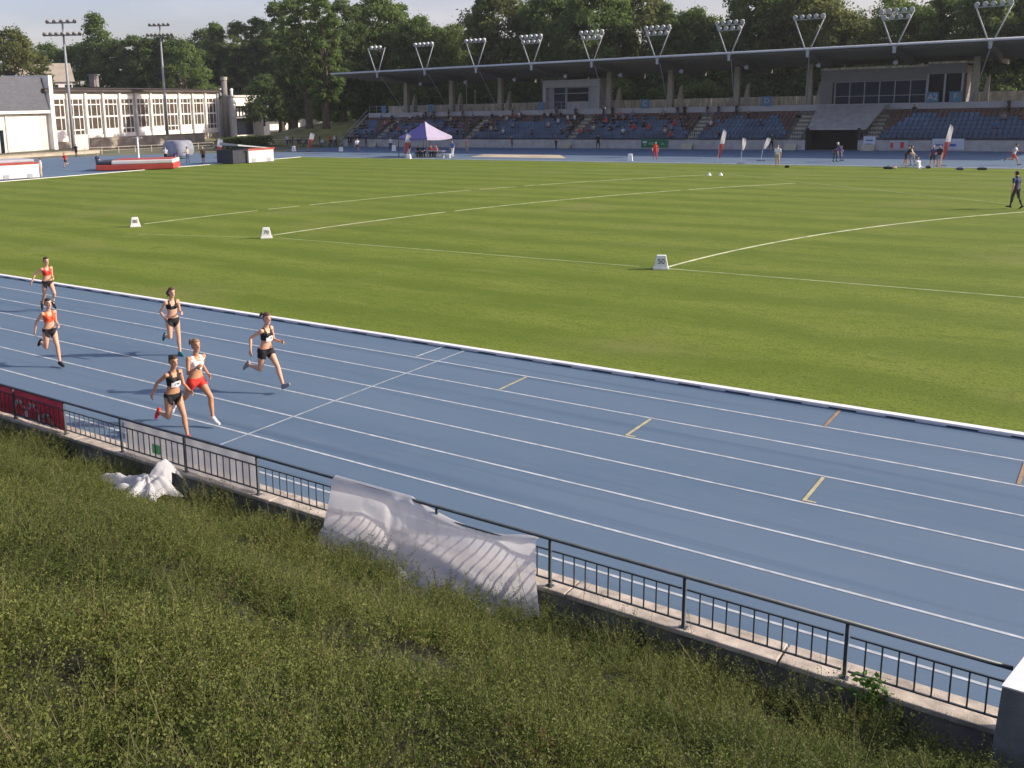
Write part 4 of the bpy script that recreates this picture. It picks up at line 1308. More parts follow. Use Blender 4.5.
# tunnel with the panel over it
mb = MB()
mb.box(TUN[0], TUN[1], 3.2, 3.4, 0, 2.6)
mb.box(TUN[0] - .02, TUN[0] + .14, 0.02, 3.2, 0, 2.35); mb.box(TUN[1] - .14, TUN[1] + .02, 0.02, 3.2, 0, 2.35)
mb.build("tunnel", M['void'], gs)
mb = MB()
mb.add([(TUN[0] - .1, .9, 2.3), (TUN[1] + .5, .9, 2.3), (TUN[1] + 1.6, 4.9, 4.75), (TUN[0] - .1, 4.9, 4.75),
        (TUN[0] - .1, .9, 2.15), (TUN[1] + .5, .9, 2.15), (TUN[1] + 1.6, 6.3, 4.75), (TUN[0] - .1, 6.3, 4.75)],
       [(0, 1, 2, 3), (7, 6, 5, 4), (0, 4, 5, 1), (1, 5, 6, 2), (2, 6, 7, 3), (3, 7, 4, 0)])
mb.build("tunnel_panel", M['stand_conc'], gs)
# aisles
aisles = [-91.0, -75.0, -59.0, -43.0, -31.2, -23.2, -7.5]
for ax in aisles:
    mb = MB()
    for i in range(NR):
        for h in (0, 1):
            mb.box(ax + 45 - .62, ax + 45 + .62, rowY[i] + .43 * h + .002, rowY[i] + .43 * h + .425, 0.3, rowZ[i] + .21 * h + .012)
    for i, (yy, zz) in enumerate([(-.32, .22), (-.02 + 0, .44), (.12, .66)]):
        mb.box(ax + 45 - .62, ax + 45 + .62, yy - .3, yy, 0, zz)
    mb.build("stair", M['stand_stair'], gs)
# seats
seat_pos = []
for i in range(NR):
    x = SX0 + .5
    while x < SX1 - .4:
        wx = x - 45
        if all(abs(wx - a) > .9 for a in aisles) and not (TUN[0] - .6 < x < TUN[1] + .6 + (0.25 * i)):
            dist = min(abs(wx - a) for a in aisles)
            o_ = i == NR - 1 or (i == NR - 2 and noise.noise(Vector((wx * .2, i, 3))) > .05) or (dist < .6 + 0.5 * i and i > 1 and noise.noise(Vector((wx * .5, i * 2, 8))) > -.25)
            if i < NR - 1 and wx > -20 and dist > 5.2: o_ = i == NR - 2 and dist < 6.5
            seat_pos.append((x, rowY[i] + .38, rowZ[i], o_, i))
        x += .5


def seat_geo(mb, x, y, z, m):
    mb.box(x - .21, x + .21, y - .20, y + .20, z + .38, z + .43, m)
    mb.add([(x - .21, y + .17, z + .42), (x + .21, y + .17, z + .42), (x + .21, y + .27, z + .80), (x - .21, y + .27, z + .80),
            (x - .21, y + .21, z + .42), (x + .21, y + .21, z + .42), (x + .21, y + .31, z + .80), (x - .21, y + .31, z + .80)],
           [(0, 1, 2, 3), (7, 6, 5, 4), (0, 4, 5, 1), (1, 5, 6, 2), (2, 6, 7, 3), (3, 7, 4, 0)], m)


seat_pos.sort(key=lambda s: (s[0] - 45) ** 2 + (s[1] + 112) ** 2)
vis = [s for s in seat_pos if s[0] - 45 < -9.2]
near, rest = vis[:100], vis[100:] + [s for s in seat_pos if s[0] - 45 >= -9.2]
sm = {}
for k, mname in ((False, 'seat_blue'), (True, 'seat_orange')):
    mb = MB(); seat_geo(mb, 0, 0, 0, M[mname]); o = mb.build("seat", None, gs); sm[k] = o.data
    bpy.data.objects.remove(o)
for s in near:
    o = link("seat", sm[s[3]], gs); o.location = s[:3]
mb = MB(); mb.mat(M['seat_blue']); mb.mat(M['seat_orange'])
for s in rest: seat_geo(mb, s[0], s[1], s[2], M['seat_orange'] if s[3] else M['seat_blue'])
tag(mb.build("seating", None, gs), kind='stuff')
# front railing of the terrace, concourse railing, parapet
mb = MB()
for a, b in spans():
    mb.box(a, b, .10, .15, 2.0, 2.05); mb.box(a, b, .10, .14, 1.16, 1.19)
    x = a + .1
    while x < b:
        mb.box(x - .018, x + .018, .107, .143, 1.08, 2.0); x += .26
    x = a + .1
    while x < b:
        mb.box(x - .04, x + .04, .09, .16, 1.08, 2.06); x += 2.1
mb.build("front_railing", M['steel_dark'], gs)
mb = MB()
x = SX0
while x < SX1:
    mb.box(x, x + 2.04, 11.5, 11.62, 4.55, 5.86 + RND.uniform(-.02, .02)); x += 2.1
mb.build("parapet", M['parapet'], gs)
mb = MB()
yy = rowY[NR] + .25
for a_, b_ in ((SX0, 14.6), (29.6, SX1)):
    mb.box(a_, b_, yy - .02, yy + .02, 5.82, 5.87); mb.box(a_, b_, yy - .015, yy + .015, 5.3, 5.33)
x = SX0
while x < SX1:
    if not 14.6 < x < 29.6: mb.box(x - .025, x + .025, yy - .025, yy + .025, 4.55, 5.85)
    x += 1.4
mb.build("concourse_railing", M['steel'], gs)
# left end flank stair rail
mb = MB()
mb.tube([(SX0 - .4, -.2, 1.0), (SX0 - .1, 6.2, 5.3)], .06, 6); mb.tube([(SX0 - .4, -.2, .3), (SX0 - .1, 6.2, 4.6)], .12, 6)
mb.build("flank_rail", M['steel'], gs)
# roof: tapered sheet on cantilever beams
ap = [-87.90 + 8.372 * i for i in range(12)]
YF, ZF, YB, ZB = 110 - 112.5, 10.74, 126 - 112.5, 9.55
RX0, RX1 = -96.6 + 45, 8.5 + 45
mb = MB()
mb.add([(RX0, YF, ZF - .10), (RX1, YF, ZF - .10), (RX1, YB, ZB - .10), (RX0, YB, ZB - .10), (RX0, YF, ZF + .04), (RX1, YF, ZF + .04), (RX1, YB, ZB + .04), (RX0, YB, ZB + .04)],
       [(0, 3, 2, 1), (4, 5, 6, 7), (0, 1, 5, 4), (1, 2, 6, 5), (2, 3, 7, 6), (3, 0, 4, 7)])
rf = mb.build("roof", M['roof_metal'], gs)
mb = MB(); mb.tube([(RX0 - .1, YF - .1, ZF + .0), (RX1, YF - .1, ZF + .0)], .13, 8)
mb.build("edge_beam", M['roof_edge'], rf, smooth=True)
zr = lambda y: ZF + (ZB - ZF) * (y - YF) / (YB - YF)
mb = MB()
y = YF + .6
while y < YB:
    mb.box(RX0, RX1, y - .05, y + .05, zr(y) - .29, zr(y) - .115); y += 1.45
mb.build("purlin", M['roof_beam'], rf)
for i, a in enumerate(ap):
    x = a + 45
    mb = MB()
    mb.add([(x - .11, YF + .0, zr(YF) - .55), (x + .11, YF + .0, zr(YF) - .55), (x + .11, 7.2, zr(7.2) - 1.25), (x - .11, 7.2, zr(7.2) - 1.25),
            (x - .11, YF + .0, zr(YF) - .30), (x + .11, YF + .0, zr(YF) - .30), (x + .11, 7.2, zr(7.2) - .30), (x - .11, 7.2, zr(7.2) - .30)],
           [(0, 3, 2, 1), (4, 5, 6, 7), (0, 1, 5, 4), (1, 2, 6, 5), (2, 3, 7, 6), (3, 0, 4, 7)])
    mb.box(x - .11, x + .11, 7.2, YB - .2, zr(YB) - .8, zr(YB) - .30)
    mb.build("roof_beam", M['roof_beam'], rf)
    # paired concrete column with a raking tail piece, and a slender tie to the beam
    if i in (3, 8): continue      # the press box stands here
    xc = x - 2.15
    mb = MB()
    mb.add([(xc - .36, 6.75, 4.55), (xc + .36, 6.75, 4.55), (xc + .36, 7.45, 4.55), (xc - .36, 7.45, 4.55), (xc - .28, 6.8, 9.5), (xc + .28, 6.8, 9.5), (xc + .28, 7.4, 9.5), (xc - .28, 7.4, 9.5)],
           [(0, 3, 2, 1), (4, 5, 6, 7), (0, 1, 5, 4), (1, 2, 6, 5), (2, 3, 7, 6), (3, 0, 4, 7)])
    mb.add([(xc + .60, 7.0, 4.55), (xc + 1.25, 7.0, 4.55), (xc + 1.25, 8.3, 4.55), (xc + .60, 8.3, 4.55), (xc + .95, 7.6, 7.3), (xc + 1.25, 7.6, 7.6), (xc + 1.25, 8.0, 7.6), (xc + .95, 8.0, 7.3)],
           [(0, 3, 2, 1), (4, 5, 6, 7), (0, 1, 5, 4), (1, 2, 6, 5), (2, 3, 7, 6), (3, 0, 4, 7)])
    mb.build("column", M['col_conc'], gs)
    mb = MB(); mb.tube([(x - .02, YF + .7, zr(YF) - .58), (xc - .1, 6.6, 4.95)], .05, 8)
    mb.build("tie_rod", M['steel'], gs)

# floodlight frames standing on the roof edge
ordw = ["leftmost", "second from the left", "third from the left", "fourth from the left", "fifth from the left", "sixth from the left", "seventh from the left", "eighth from the left", "ninth from the left", "tenth from the left"]
for i, a in enumerate(ap[:11]):
    r = empty("roof_floodlight", (a, 110.0, 10.25), 0, (f"V-shaped floodlight frame on the grandstand roof edge, {ordw[i]}" if i < 10 else "V-shaped floodlight frame on the grandstand roof edge past the right frame edge"), "floodlight", "floodlight frames on the roof edge")
    for s in (-1, 1):
        mb = MB(); mb.tube([(s * .04, -.1, -.1), (s * 1.55, -.1, 3.75)], .065, 8); mb.build("strut", M['steel'], r, smooth=True)
    mb = MB(); mb.tube([(0, -.1, -.35), (0, -.1, .35)], .17, 8); mb.build("foot", M['steel'], r)
    mb = MB(); mb.tube([(-1.6, -.1, 3.55), (1.6, -.1, 3.55)], .05, 6)
    if i in (3, 4, 5, 6, 8): mb.tube([(-1.3, -.1, 2.95), (1.3, -.1, 2.95)], .05, 6)
    mb.build("crossbar", M['steel'], r)
    nl = [3, 5, 5, 5, 5, 5, 5, 5, 5, 5, 5][i]
    rows = [(3.85, nl)] + ([(3.2, 4)] if i in (3, 4, 5, 6, 8) else [])
    for zz, cnt in rows:
        for q in range(cnt):
            x = (-1.4 + 2.8 * q / (cnt - 1)) * (1 if cnt == 5 else .8 if cnt == 4 else .55)
            mb = MB()
            mb.tube([(x, -.42, zz - .06), (x, -.30, zz - .02), (x, .05, zz + .08)], [.23, .23, .11], 10, M['lamp_glass'])
            mb.build("lamp", None, r)
# small lamps hanging under the roof
for i, px in enumerate([421, 466, 515, 566, 621, 682, 747, 819, 896]):
    g = PY(px, [83.5, 81.5, 79, 75.5, 74.5, 70.5, 66.5, 64.5, 61.5][i], 113.5)
    r = empty("roof_lamp", (g[0], 113.5, g[2]), 0, f"small white floodlight hanging under the grandstand roof, {ordw[i]}", "lamp", "small lamps under the grandstand roof")
    mb = MB(); mb.tube([(0, -.25, -.12), (0, .1, .1)], [.26, .14], 8); mb.build("lamp_head", M['lamp_glass'], r)
    mb = MB(); mb.tube([(0, .1, .08), (0, .1, zr(1.0) - .3 - g[2])], .03, 6); mb.build("hanger", M['steel_dark'], r)

for px, lab in ((466.5, "thin pale pole on the grandstand concourse, left of the two near the third column"), (475, "thin pale pole on the grandstand concourse, right of the two near the third column")):
    g = PY(px, 95, 119.6)
    r = empty("light_pole", (g[0], 119.6, 4.55), 0, lab, "pole")
    mb = MB(); mb.tube([(0, 0, 0), (0, 0, 3.9 if px < 470 else 3.0)], .07, 8); mb.build("shaft", M['col_conc'], r)
    mb = MB(); mb.ball((0, 0, 4.0 if px < 470 else 3.08), .14); mb.build("lamp_head", M['lamp_glass'], r)

# press boxes on the concourse
def press_box(name, x0, x1, y0, y1, z0, z1, label):
    r = empty(name, ((x0 + x1) / 2, y0, z0), 0, label, "press box")
    return r, (x0 + x1) / 2


r, cx = press_box("press_box", -66.2, -57.9, 119.15, 123.5, 4.56, 8.6, "small press box with a dark blue door on the grandstand concourse, left half")
h = 8.5 / 2
mb = MB(); mb.box(-h, -h + .5, 0, 3.6, 0, 4.0); mb.box(-h + .5, h, 0, 3.6, 3.25, 4.05); mb.box(h - .45, h, 0, 3.6, 0, 3.25); mb.box(-h + .5, h - .45, .9, 3.6, 0, 3.25); mb.box(-h + .5, h - .45, .0, .9, 0, .35)
mb.build("wall", M['fascia'], r)
mb = MB(); mb.box(-h - .15, h + .15, -.15, 3.7, 4.053, 4.2); mb.build("roof", M['fascia'], r)
mb = MB(); mb.box(-2.9, -1.2, .86, .897, .36, 3.2); mb.build("door", M['glass_blue'], r)
mb = MB(); mb.box(-.9, 2.3, .86, .897, 1.3, 3.1); mb.build("window", M['glass_dark'], r)
mb = MB()
for x in (-3.0, -1.1, 2.35): mb.box(x - .08, x + .08, .78, .85, .35, 3.24)
mb.box(-3.5, 3.6, .80, .84, 2.35, 2.45)
mb.build("window_frame", M['steel'], r)
r, cx = press_box("press_box", -30.2, -15.6, 119.2, 124, 4.56, 8.8, "large glazed press box with a grid of dark windows above the tunnel")
h = 14.6 / 2
mb = MB(); mb.box(-h, h, 1.2, 4.2, .02, 4.1); mb.box(-h, h - 3.6, .35, 1.197, 2.75, 4.1); mb.box(h - 3.6, h, -.05, 1.197, 3.3, 4.35); mb.box(-h, -h + 1.3, .35, 1.197, .02, 2.75)
mb.build("wall", M['grey_panel'], r)
mb = MB(); mb.box(-h - .1, h - 3.6, .2, 4.3, 4.103, 4.35); mb.box(h - 3.598, h + .1, -.2, 4.3, 4.353, 4.55); mb.build("roof", M['parapet'], r)
xw = -h + 1.55; ww = (h - 3.75 - xw) / 6
for i in range(6):
    for z0_, z1_ in ((.22, 1.10), (1.18, 2.68)):
        mb = MB(); mb.box(xw + i * ww + .05, xw + (i + 1) * ww - .05, .62, .66, z0_, z1_); mb.build("window", M['glass_blue'], r)
mb = MB()
for i in range(7): mb.box(xw + i * ww - .045, xw + i * ww + .045, .58, .68, .1, 4.0 if i else 4.0)
mb.box(xw, xw + 6 * ww, .585, .675, 1.11, 1.17); mb.box(xw, xw + 6 * ww, .57, .69, 2.69, 2.76); mb.box(xw - .1, xw + 6 * ww, .57, .69, .06, .18)
mb.box(xw - .10, xw - .05, .5, .75, .1, 4.1)
mb.build("window_frame", M['steel'], r)
mb = MB(); mb.box(h - 3.4, h - .3, .7, .74, .1, 3.25); mb.build("window", M['glass_dark'], r)
mb = MB()
for x in (h - 3.55, h - 1.9, h - .25): mb.box(x - .1, x + .1, .0, .12, .1, 3.3)
mb.build("window_frame", M['steel'], r)

# sector signs, banners on the front wall
for px, py, t in [(645, 101, "C"), (767, 100, "D"), (932.5, 98, "A2"), (955.5, 97, "F"), (431, 109, ""), (384, 110, ""), (541, 106, "")]:
    yy_ = 119.0 + .0
    g = PY(px, py, 118.6)
    wd_ = 1.15 if t else 0.9
    lab = {"C": "light blue sector sign lettered C on the concourse railing", "D": "light blue sector sign with a round letter left of the large press box", "A2": "light blue sector sign in front of the large press box, left one",
           "F": "light blue sector sign beside the sunlit column right of the large press box"}.get(t, {431: "pale blue panel on the concourse railing above the tent", 384: "pale blue panel at the left end of the concourse railing", 541: "pale blue panel left of the small press box"}.get(px))
    r = empty("sector_sign", (g[0], 118.55, 0), 0, lab, "sign", "sector signs on the concourse railing")
    mb = MB(); mb.box(-wd_ / 2, wd_ / 2, -.02, .02, 4.84, 5.95); mb.build("panel", M['sign_blue'], r)
    if t:
        tx = text_mesh(t, .85, .004, FAB['silver'], "letter", r); tx.location = (0, -.03, 5.40); tx.rotation_euler = (rad(90), 0, 0)


def wall_banner(px0, px1, z0, z1, m, label, words=None, wc=None):
    a = PY(px0, 145, 112.42)[0]; b = PY(px1, 145, 112.42)[0]
    r = empty("wall_banner", ((a + b) / 2, 112.44, 0), 0, label, "banner")
    mb = MB(); n_ = 16
    mb.add([(a - (a + b) / 2 + (b - a) * i / n_, .012 * math.sin(i * 1.3), z) for z in (z0, z1) for i in range(n_ + 1)], [(i, i + 1, n_ + 2 + i, n_ + 1 + i) for i in range(n_)])
    o = mb.build("sheet", m, r); s_ = o.modifiers.new("t", 'SOLIDIFY'); s_.thickness = .01
    mb = MB()
    for x0, x1, q0, q1, mm in words or []:
        mb.box((x0 - .5) * (b - a), (x1 - .5) * (b - a), -.032, -.028, z0 + (z1 - z0) * q0, z0 + (z1 - z0) * q1, mm)
    if words: mb.build("print", None, r)


fw, fg, fb, fr = FAB['silver'], mat("print_green", (.10, .34, .18), .6), FAB['blue'], FAB['red']
wall_banner(641, 668, .15, 1.15, M['ban_green'], "dark green advertising banner on the grandstand front wall", [(.06, .22, .55, .80, fw), (.10, .2, .2, .5, fg), (.28, .48, .35, .62, fg), (.74, .86, .35, .6, fg)])
wall_banner(932, 964, .15, 1.25, M['ban_white'], "long pale banner with blue print on the grandstand wall behind the feather flag", [(.12, .35, .35, .5, fb), (.4, .75, .3, .55, fb), (.12, .6, .65, .72, fw)])
wall_banner(863, 875, .10, 1.5, M['ban_white'], "small pale banner on the grandstand wall left of the red-shirted person", [(.15, .7, .3, .45, fb), (.2, .8, .65, .75, fb)])
wall_banner(889, 908, .15, 1.05, M['fascia'], "grey banner with two red emblems on the grandstand front wall", [(.08, .22, .15, .75, fr), (.6, .78, .15, .85, fr), (.02, .9, .85, .93, fw)])

# spectators
spec_proto = []
cols = [('black', 'denim'), ('navy', 'darkgrey'), ('darkgrey', 'denim'), ('white', 'denim'), ('grey', 'black'), ('red', 'denim'), ('blue', 'darkgrey'), ('beige', 'brown'), ('black', 'black'), ('pink', 'denim'), ('green', 'darkgrey'), ('silver', 'navy')]
names = dict(black='black', navy='navy', darkgrey='dark grey', white='white', grey='grey', red='red', blue='blue', beige='beige', pink='pink', green='dark green', silver='pale grey')
for i, (c, t_) in enumerate(cols):
    spec_proto.append((figure_mesh('sit' if i % 2 else 'sit2', 1.72, i % 3 == 0, FAB[c], FAB[t_], M[['hair_dark', 'hair_brown', 'hair_blond'][i % 3]], M['skin'], FAB['black'], vox=.03), c))
wts = [5, 4, 4, 2, 2, .8, 1.5, 1, 5, .8, 1.2, 1.4]


def section(wx):
    for k, (a, b) in enumerate(zip([-99] + aisles, aisles + [20])):
        if a <= wx < b: return ["left end", "second", "third", "fourth", "fifth", "tunnel", "right", "far right end"][k]


RND.shuffle(seat_pos)
occ = 0
for (x, y, z, o_, row) in seat_pos:
    wx = x - 45
    d = 0.0
    if wx < -75: d = .26
    elif wx < -59: d = .20
    elif wx < -43: d = .23
    elif wx < -31: d = .07
    elif wx < -22: d = .0
    elif wx < -9: d = .022
    if row in (0,): d *= .5
    if abs(wx + 57) < 3.0: d *= 1.9
    d *= 0.5 + 1.1 * max(0, noise.noise(Vector((wx * .35, row * .7, 5))) + .35)
    if RND.random() < d and occ < 240:
        occ += 1
        me, c = RND.choices(spec_proto, wts)[0]
        o = link("person", me); o.location = (wx, 112.5 + y - .02, z + .43); o.rotation_euler = (0, 0, rad(-90 + RND.gauss(0, 16)))
        tag(o, f"spectator in {names[c]} sitting in the {section(wx)} block of the grandstand", "spectator", f"spectators in {names[c]} in the {section(wx)} block")
st_proto = [(figure_mesh(RND.choice(['stand', 'stand2']), 1.75, i % 2 == 0, FAB[c], FAB[t_], M['hair_dark'], M['skin'], FAB['black'], vox=.03), c) for i, (c, t_) in enumerate(cols[:3] + cols[8:9])]
for px in (425, 433, 448, 462, 512, 556, 575, 603, 612, 677, 684, 707, 718, 736, 1008):
    g = PY(px, 112, 118.2)
    me, c = RND.choice(st_proto)
    o = link("person", me); o.location = (g[0], 112.5 + rowY[NR - 1] + .35, rowZ[NR - 1] + .0); o.rotation_euler = (0, 0, rad(-90 + RND.gauss(0, 25)))
    tag(o, f"spectator in {names[c]} standing in the top row of the {section(g[0])} block of the grandstand", "spectator", f"standing spectators in {names[c]} in the {section(g[0])} block")
# people in the shade left of the stand
for i in range(16):
    px = 322 + 58 * RND.random(); py = RND.uniform(142, 147.5)
    g = G(px, py)
    if i % 2:
        me, c = RND.choice(st_proto); z = 0
        pos = "standing"
    else:
        me, c = RND.choices(spec_proto, wts)[0]; z = .45; pos = "sitting"
    o = link("person", me); o.location = (g[0], min(g[1], 112), z); o.rotation_euler = (0, 0, rad(-70 + RND.gauss(0, 40)))
    tag(o, f"person in {names[c]} {pos} in the shade between the mound and the grandstand", "person", f"people in {names[c]} {pos} in the shade below the mound")

# =================================================================== things around the far track
# tent
g0 = G(427, 157.6)
tent = empty("gazebo", (g0[0] - 1.35, g0[1] + 1.6, 0), rad(-6), "white and violet pop-up gazebo with a peaked canopy beside the far track", "gazebo")
M['tent'] = mat("tent_fabric", (0.52, 0.47, 0.62), 0.7, 0.06, 1, transl=.3)
M['tent_blue'] = mat("tent_fabric_blue", (0.16, 0.14, 0.40), 0.7, 0.06, 1, transl=.08)
hw = 2.2
mb = MB()
for s, mm in ((0, M['tent_blue']), (1, M['tent_blue']), (2, M['tent']), (3, M['tent'])):
    a0 = rad(-135 - 90 + 90 * s); a1 = a0 + PI / 2
    R2 = hw * math.sqrt(2)
    n_ = 8; vs = []
    for j in range(n_ + 1):
        t = j / n_
        rr = R2 * t; zz = 4.05 - 1.75 * (t ** .82)
        for i in range(5):
            u = i / 4
            pa = np.array([math.cos(a0), math.sin(a0)]) * rr; pb = np.array([math.cos(a1), math.sin(a1)]) * rr
            q = pa * (1 - u) + pb * u
            vs.append((q[0], q[1], zz - .10 * math.sin(PI * u) * t))
    for i in range(5): vs.append((vs[n_ * 5 + i][0], vs[n_ * 5 + i][1], vs[n_ * 5 + i][2] - .28))
    fs = [(j * 5 + i, j * 5 + i + 1, (j + 1) * 5 + i + 1, (j + 1) * 5 + i) for j in range(n_ + 1) for i in range(4)]
    mb.add(vs, fs, mm)
o = mb.build("canopy", None, tent); s_ = o.modifiers.new("t", 'SOLIDIFY'); s_.thickness = .01
for sx in (-1, 1):
    for sy in (-1, 1):
        mb = MB(); mb.box(sx * hw - .035, sx * hw + .035, sy * hw - .035, sy * hw + .035, 0, 2.25); mb.build("leg", M['steel_dark'], tent)
tb = empty("table", (g0[0] + .2, g0[1] + .9, 0), rad(0), "plain folding table under the gazebo", "table")
mb = MB(); mb.box(-1.6, 1.6, -.4, .4, .70, .74); mb.build("tabletop", M['steel'], tb)
for sx in (-1.5, 1.5):
    for sy in (-.33, .33):
        mb = MB(); mb.box(sx - .02, sx + .02, sy - .02, sy + .02, 0, .70); mb.build("leg", M['steel_dark'], tb)
g = G(437, 157.8)
bx = empty("bench", (g0[0] + 2.6, g0[1] + .2, 0), 0, "low white bench at the right side of the gazebo", "bench")
mb = MB(); mb.box(-.55, .55, -.2, .2, .38, .44); mb.build("seat", M['white_paint'], bx)
for sx in (-.45, .45):
    mb = MB(); mb.box(sx - .03, sx + .03, -.18, .18, 0, .38); mb.build("leg", M['steel'], bx)
for i, px in enumerate([417, 422, 430, 435]):
    q = G(px, 157.2)
    ch = empty("chair", (q[0], q[1] + .3, 0), 0, ["dark folding chair under the person in black at the tent table", "dark folding chair under the person in navy at the tent table", "dark folding chair under the person in orange at the tent table", "dark folding chair under the person in pink at the tent table"][i], "chair")
    mb = MB(); mb.box(-.2, .2, -.2, .2, .40, .43); mb.build("seat", M['steel_dark'], ch)
    mb = MB(); mb.box(-.2, .2, .22, .25, .5, .85); mb.build("backrest", M['steel_dark'], ch)
    for sx in (-.18, .18):
        mb = MB(); mb.box(sx - .012, sx + .012, -.19, .22, 0, .40); mb.build("leg", M['steel_dark'], ch)

# feather flags
M['flag_white'] = mat("flag_white", (0.74, 0.72, 0.73), 0.7, 0.03, 2, transl=.4)
M['flag_red'] = mat("flag_red", (0.55, 0.12, 0.11), 0.7, 0.05, 2, transl=.4)


def feather(px, py, ytop, label, wd_=.45, red_at=.45, lean=.12, head=1):
    g = G(px, py); dist = np.linalg.norm(g - CAM)
    h = (py - ytop) / FPX * dist * .985
    r = empty("feather_flag", (g[0], g[1], 0), rad(37), label, "flag", "feather flags along the far track")
    mb = MB(); n_ = 14
    pole = [(lean * h * (i / n_) ** 2, 0, h * i / n_) for i in range(n_ + 1)]
    mb.tube(pole, [.03 - .018 * i / n_ for i in range(n_ + 1)], 6); mb.build("pole", M['steel'], r)
    mb = MB(); mb.box(-.3, .3, -.3, .3, 0, .05); mb.build("base", M['steel_dark'], r)
    mb = MB(); vs = []; z0 = .16 if red_at > .1 else .52
    for i in range(n_ + 1):
        t = z0 + (1 - z0) * i / n_; k = (i / n_)
        w_ = wd_ * min(1, .45 + k * 1.2) * (1 if k < .8 else max(.05, math.sqrt(max(0, 1 - ((k - .8) / .2) ** 2))))
        for u in (0, .5, 1): vs.append((lean * h * t * t + u * w_, .05 * math.sin(t * 7 + u * 2), h * t))
    for i in range(n_):
        mm = M['flag_red'] if (i / n_) < red_at else M['flag_white']
        for u in (0, 1):
            mb.add([vs[i * 3 + u], vs[i * 3 + u + 1], vs[(i + 1) * 3 + u + 1], vs[(i + 1) * 3 + u]], [(0, 1, 2, 3)], mm)
    o = mb.build("sail", None, r); s_ = o.modifiers.new("t", 'SOLIDIFY'); s_.thickness = .008


feather(308, 151.5, 133, "red and white feather flag on the far track in front of the mound", .65, .55, .18)
feather(404, 157.8, 134, "red and white feather flag at the left edge of the gazebo", .6, .55, .14)
feather(217, 158, 139, "red and white feather flag just left of the dark mat shelter", .65, .5, .12)
feather(717.5, 163.5, 131.5, "tall slim red and white feather flag on the far track", .40, .5, .14)
feather(741, 163.5, 139.5, "slim white feather flag right of the taller red and white one", .36, 0, .02)
feather(761, 161, 139.5, "white feather flag with its tip bent over, near the man in white shirt", .45, 0, .22)
feather(941, 166, 130, "tall red and white feather flag behind the athletes at the grass edge", .42, .5, .14)

# white boxes on the track
for px, py, h_, lab in [(294, 151.5, .75, "white box on the far track left of the mound flag"), (341, 151.5, .62, "white box on the far track below the mound"), (394, 151, .75, "white box on the far track left of the gazebo flag"), (630, 161, .7, "slim white box on the far track left of the red jogger"), (408.8, 159, .5, "white box at the foot of the gazebo flag")]:
    mb = MB(); w_ = .26
    mb.add([(-w_, -w_, 0), (w_, -w_, 0), (w_, w_, 0), (-w_, w_, 0), (-w_ * .75, -w_ * .75, h_), (w_ * .75, -w_ * .75, h_), (w_ * .75, w_ * .75, h_), (-w_ * .75, w_ * .75, h_)],
           [(0, 3, 2, 1), (4, 5, 6, 7), (0, 1, 5, 4), (1, 2, 6, 5), (2, 3, 7, 6), (3, 0, 4, 7)])
    o = mb.build("marker_box", M['white_paint'], bevel=.03); o.location = at(px, py); o.rotation_euler = (0, 0, rad(20))
    tag(o, lab, "box", "white boxes on the far track")

# landing mats
M['mat_red'] = mat("mat_red", (0.42, 0.06, 0.045), 0.6, 0.1, 1)
M['mat_white'] = mat("mat_white", (0.70, 0.66, 0.66), 0.6, 0.06, 1)
M['mat_dark'] = mat("mat_dark", (0.03, 0.035, 0.05), 0.7, 0.15, 1)
M['mat_grey'] = mat("mat_grey", (0.40, 0.41, 0.46), 0.6, 0.08, 1)
M['mat_cover'] = mat("mat_cover", (0.26, 0.28, 0.34), 0.7, 0.25, .8)
A = G(96, 171.5); B = G(174, 169.3)
u = unit(B - A); L_ = np.linalg.norm(B - A); v = np.array([-u[1], u[0], 0])
if v @ A < 0: v = -v
hd_ = math.atan2(u[1], u[0])
r = empty("landing_mat", tuple((A + B) / 2), hd_, "red and white high jump landing mat at the corner of the grass", "landing mat", "jump landing equipment")
mb = MB(); mb.box(-L_ / 2, L_ / 2, 0, 4.2, .06, .62); mb.build("base_mat", M['mat_red'], r, bevel=.08)
mb = MB(); mb.box(-L_ / 2 + 1.6, L_ / 2 - .05, .0 - .004, 4.1, .64, 1.05); mb.build("top_mat", M['mat_white'], r, bevel=.1)
mb = MB(); mb.box(-L_ / 2 + .05, -L_ / 2 + 1.55, .05, 4.1, .64, .98); mb.build("end_mat", M['mat_dark'], r, bevel=.1)
mb = MB(); mb.box(-L_ / 2 + 1.8, L_ / 2 - .2, .3, 3.8, 1.055, 1.10); mb.build("cover_strip", M['mat_red'], r)
A = G(0, 180.5); B = G(40, 178)
u = unit(B - A); L_ = np.linalg.norm(B - A); hd_ = math.atan2(u[1], u[0])
r = empty("landing_mat", tuple((A + B) / 2), hd_, "white landing mat with red trim and grey top at the left frame edge", "landing mat", "jump landing equipment")
mb = MB(); mb.box(-L_ / 2 - 3, L_ / 2, 0, 4, .05, 1.35); mb.build("base_mat", M['mat_white'], r, bevel=.08)
mb = MB(); mb.box(-L_ / 2 - 3.02, L_ / 2 + .02, -.02, 4.02, 1.355, 1.50); mb.build("trim", M['mat_red'], r, bevel=.03)
mb = MB(); mb.box(-L_ / 2 - 3, L_ / 2 - .3, .3, 4.2, 1.505, 1.8); mb.build("top_mat", M['mat_grey'], r, bevel=.1)
for x in (-L_ / 2 + .6, L_ / 2 - .9):
    mb = MB(); mb.box(x - .25, x + .25, -.03, -.005, .06, .45); mb.build("vent", M['steel'], r)
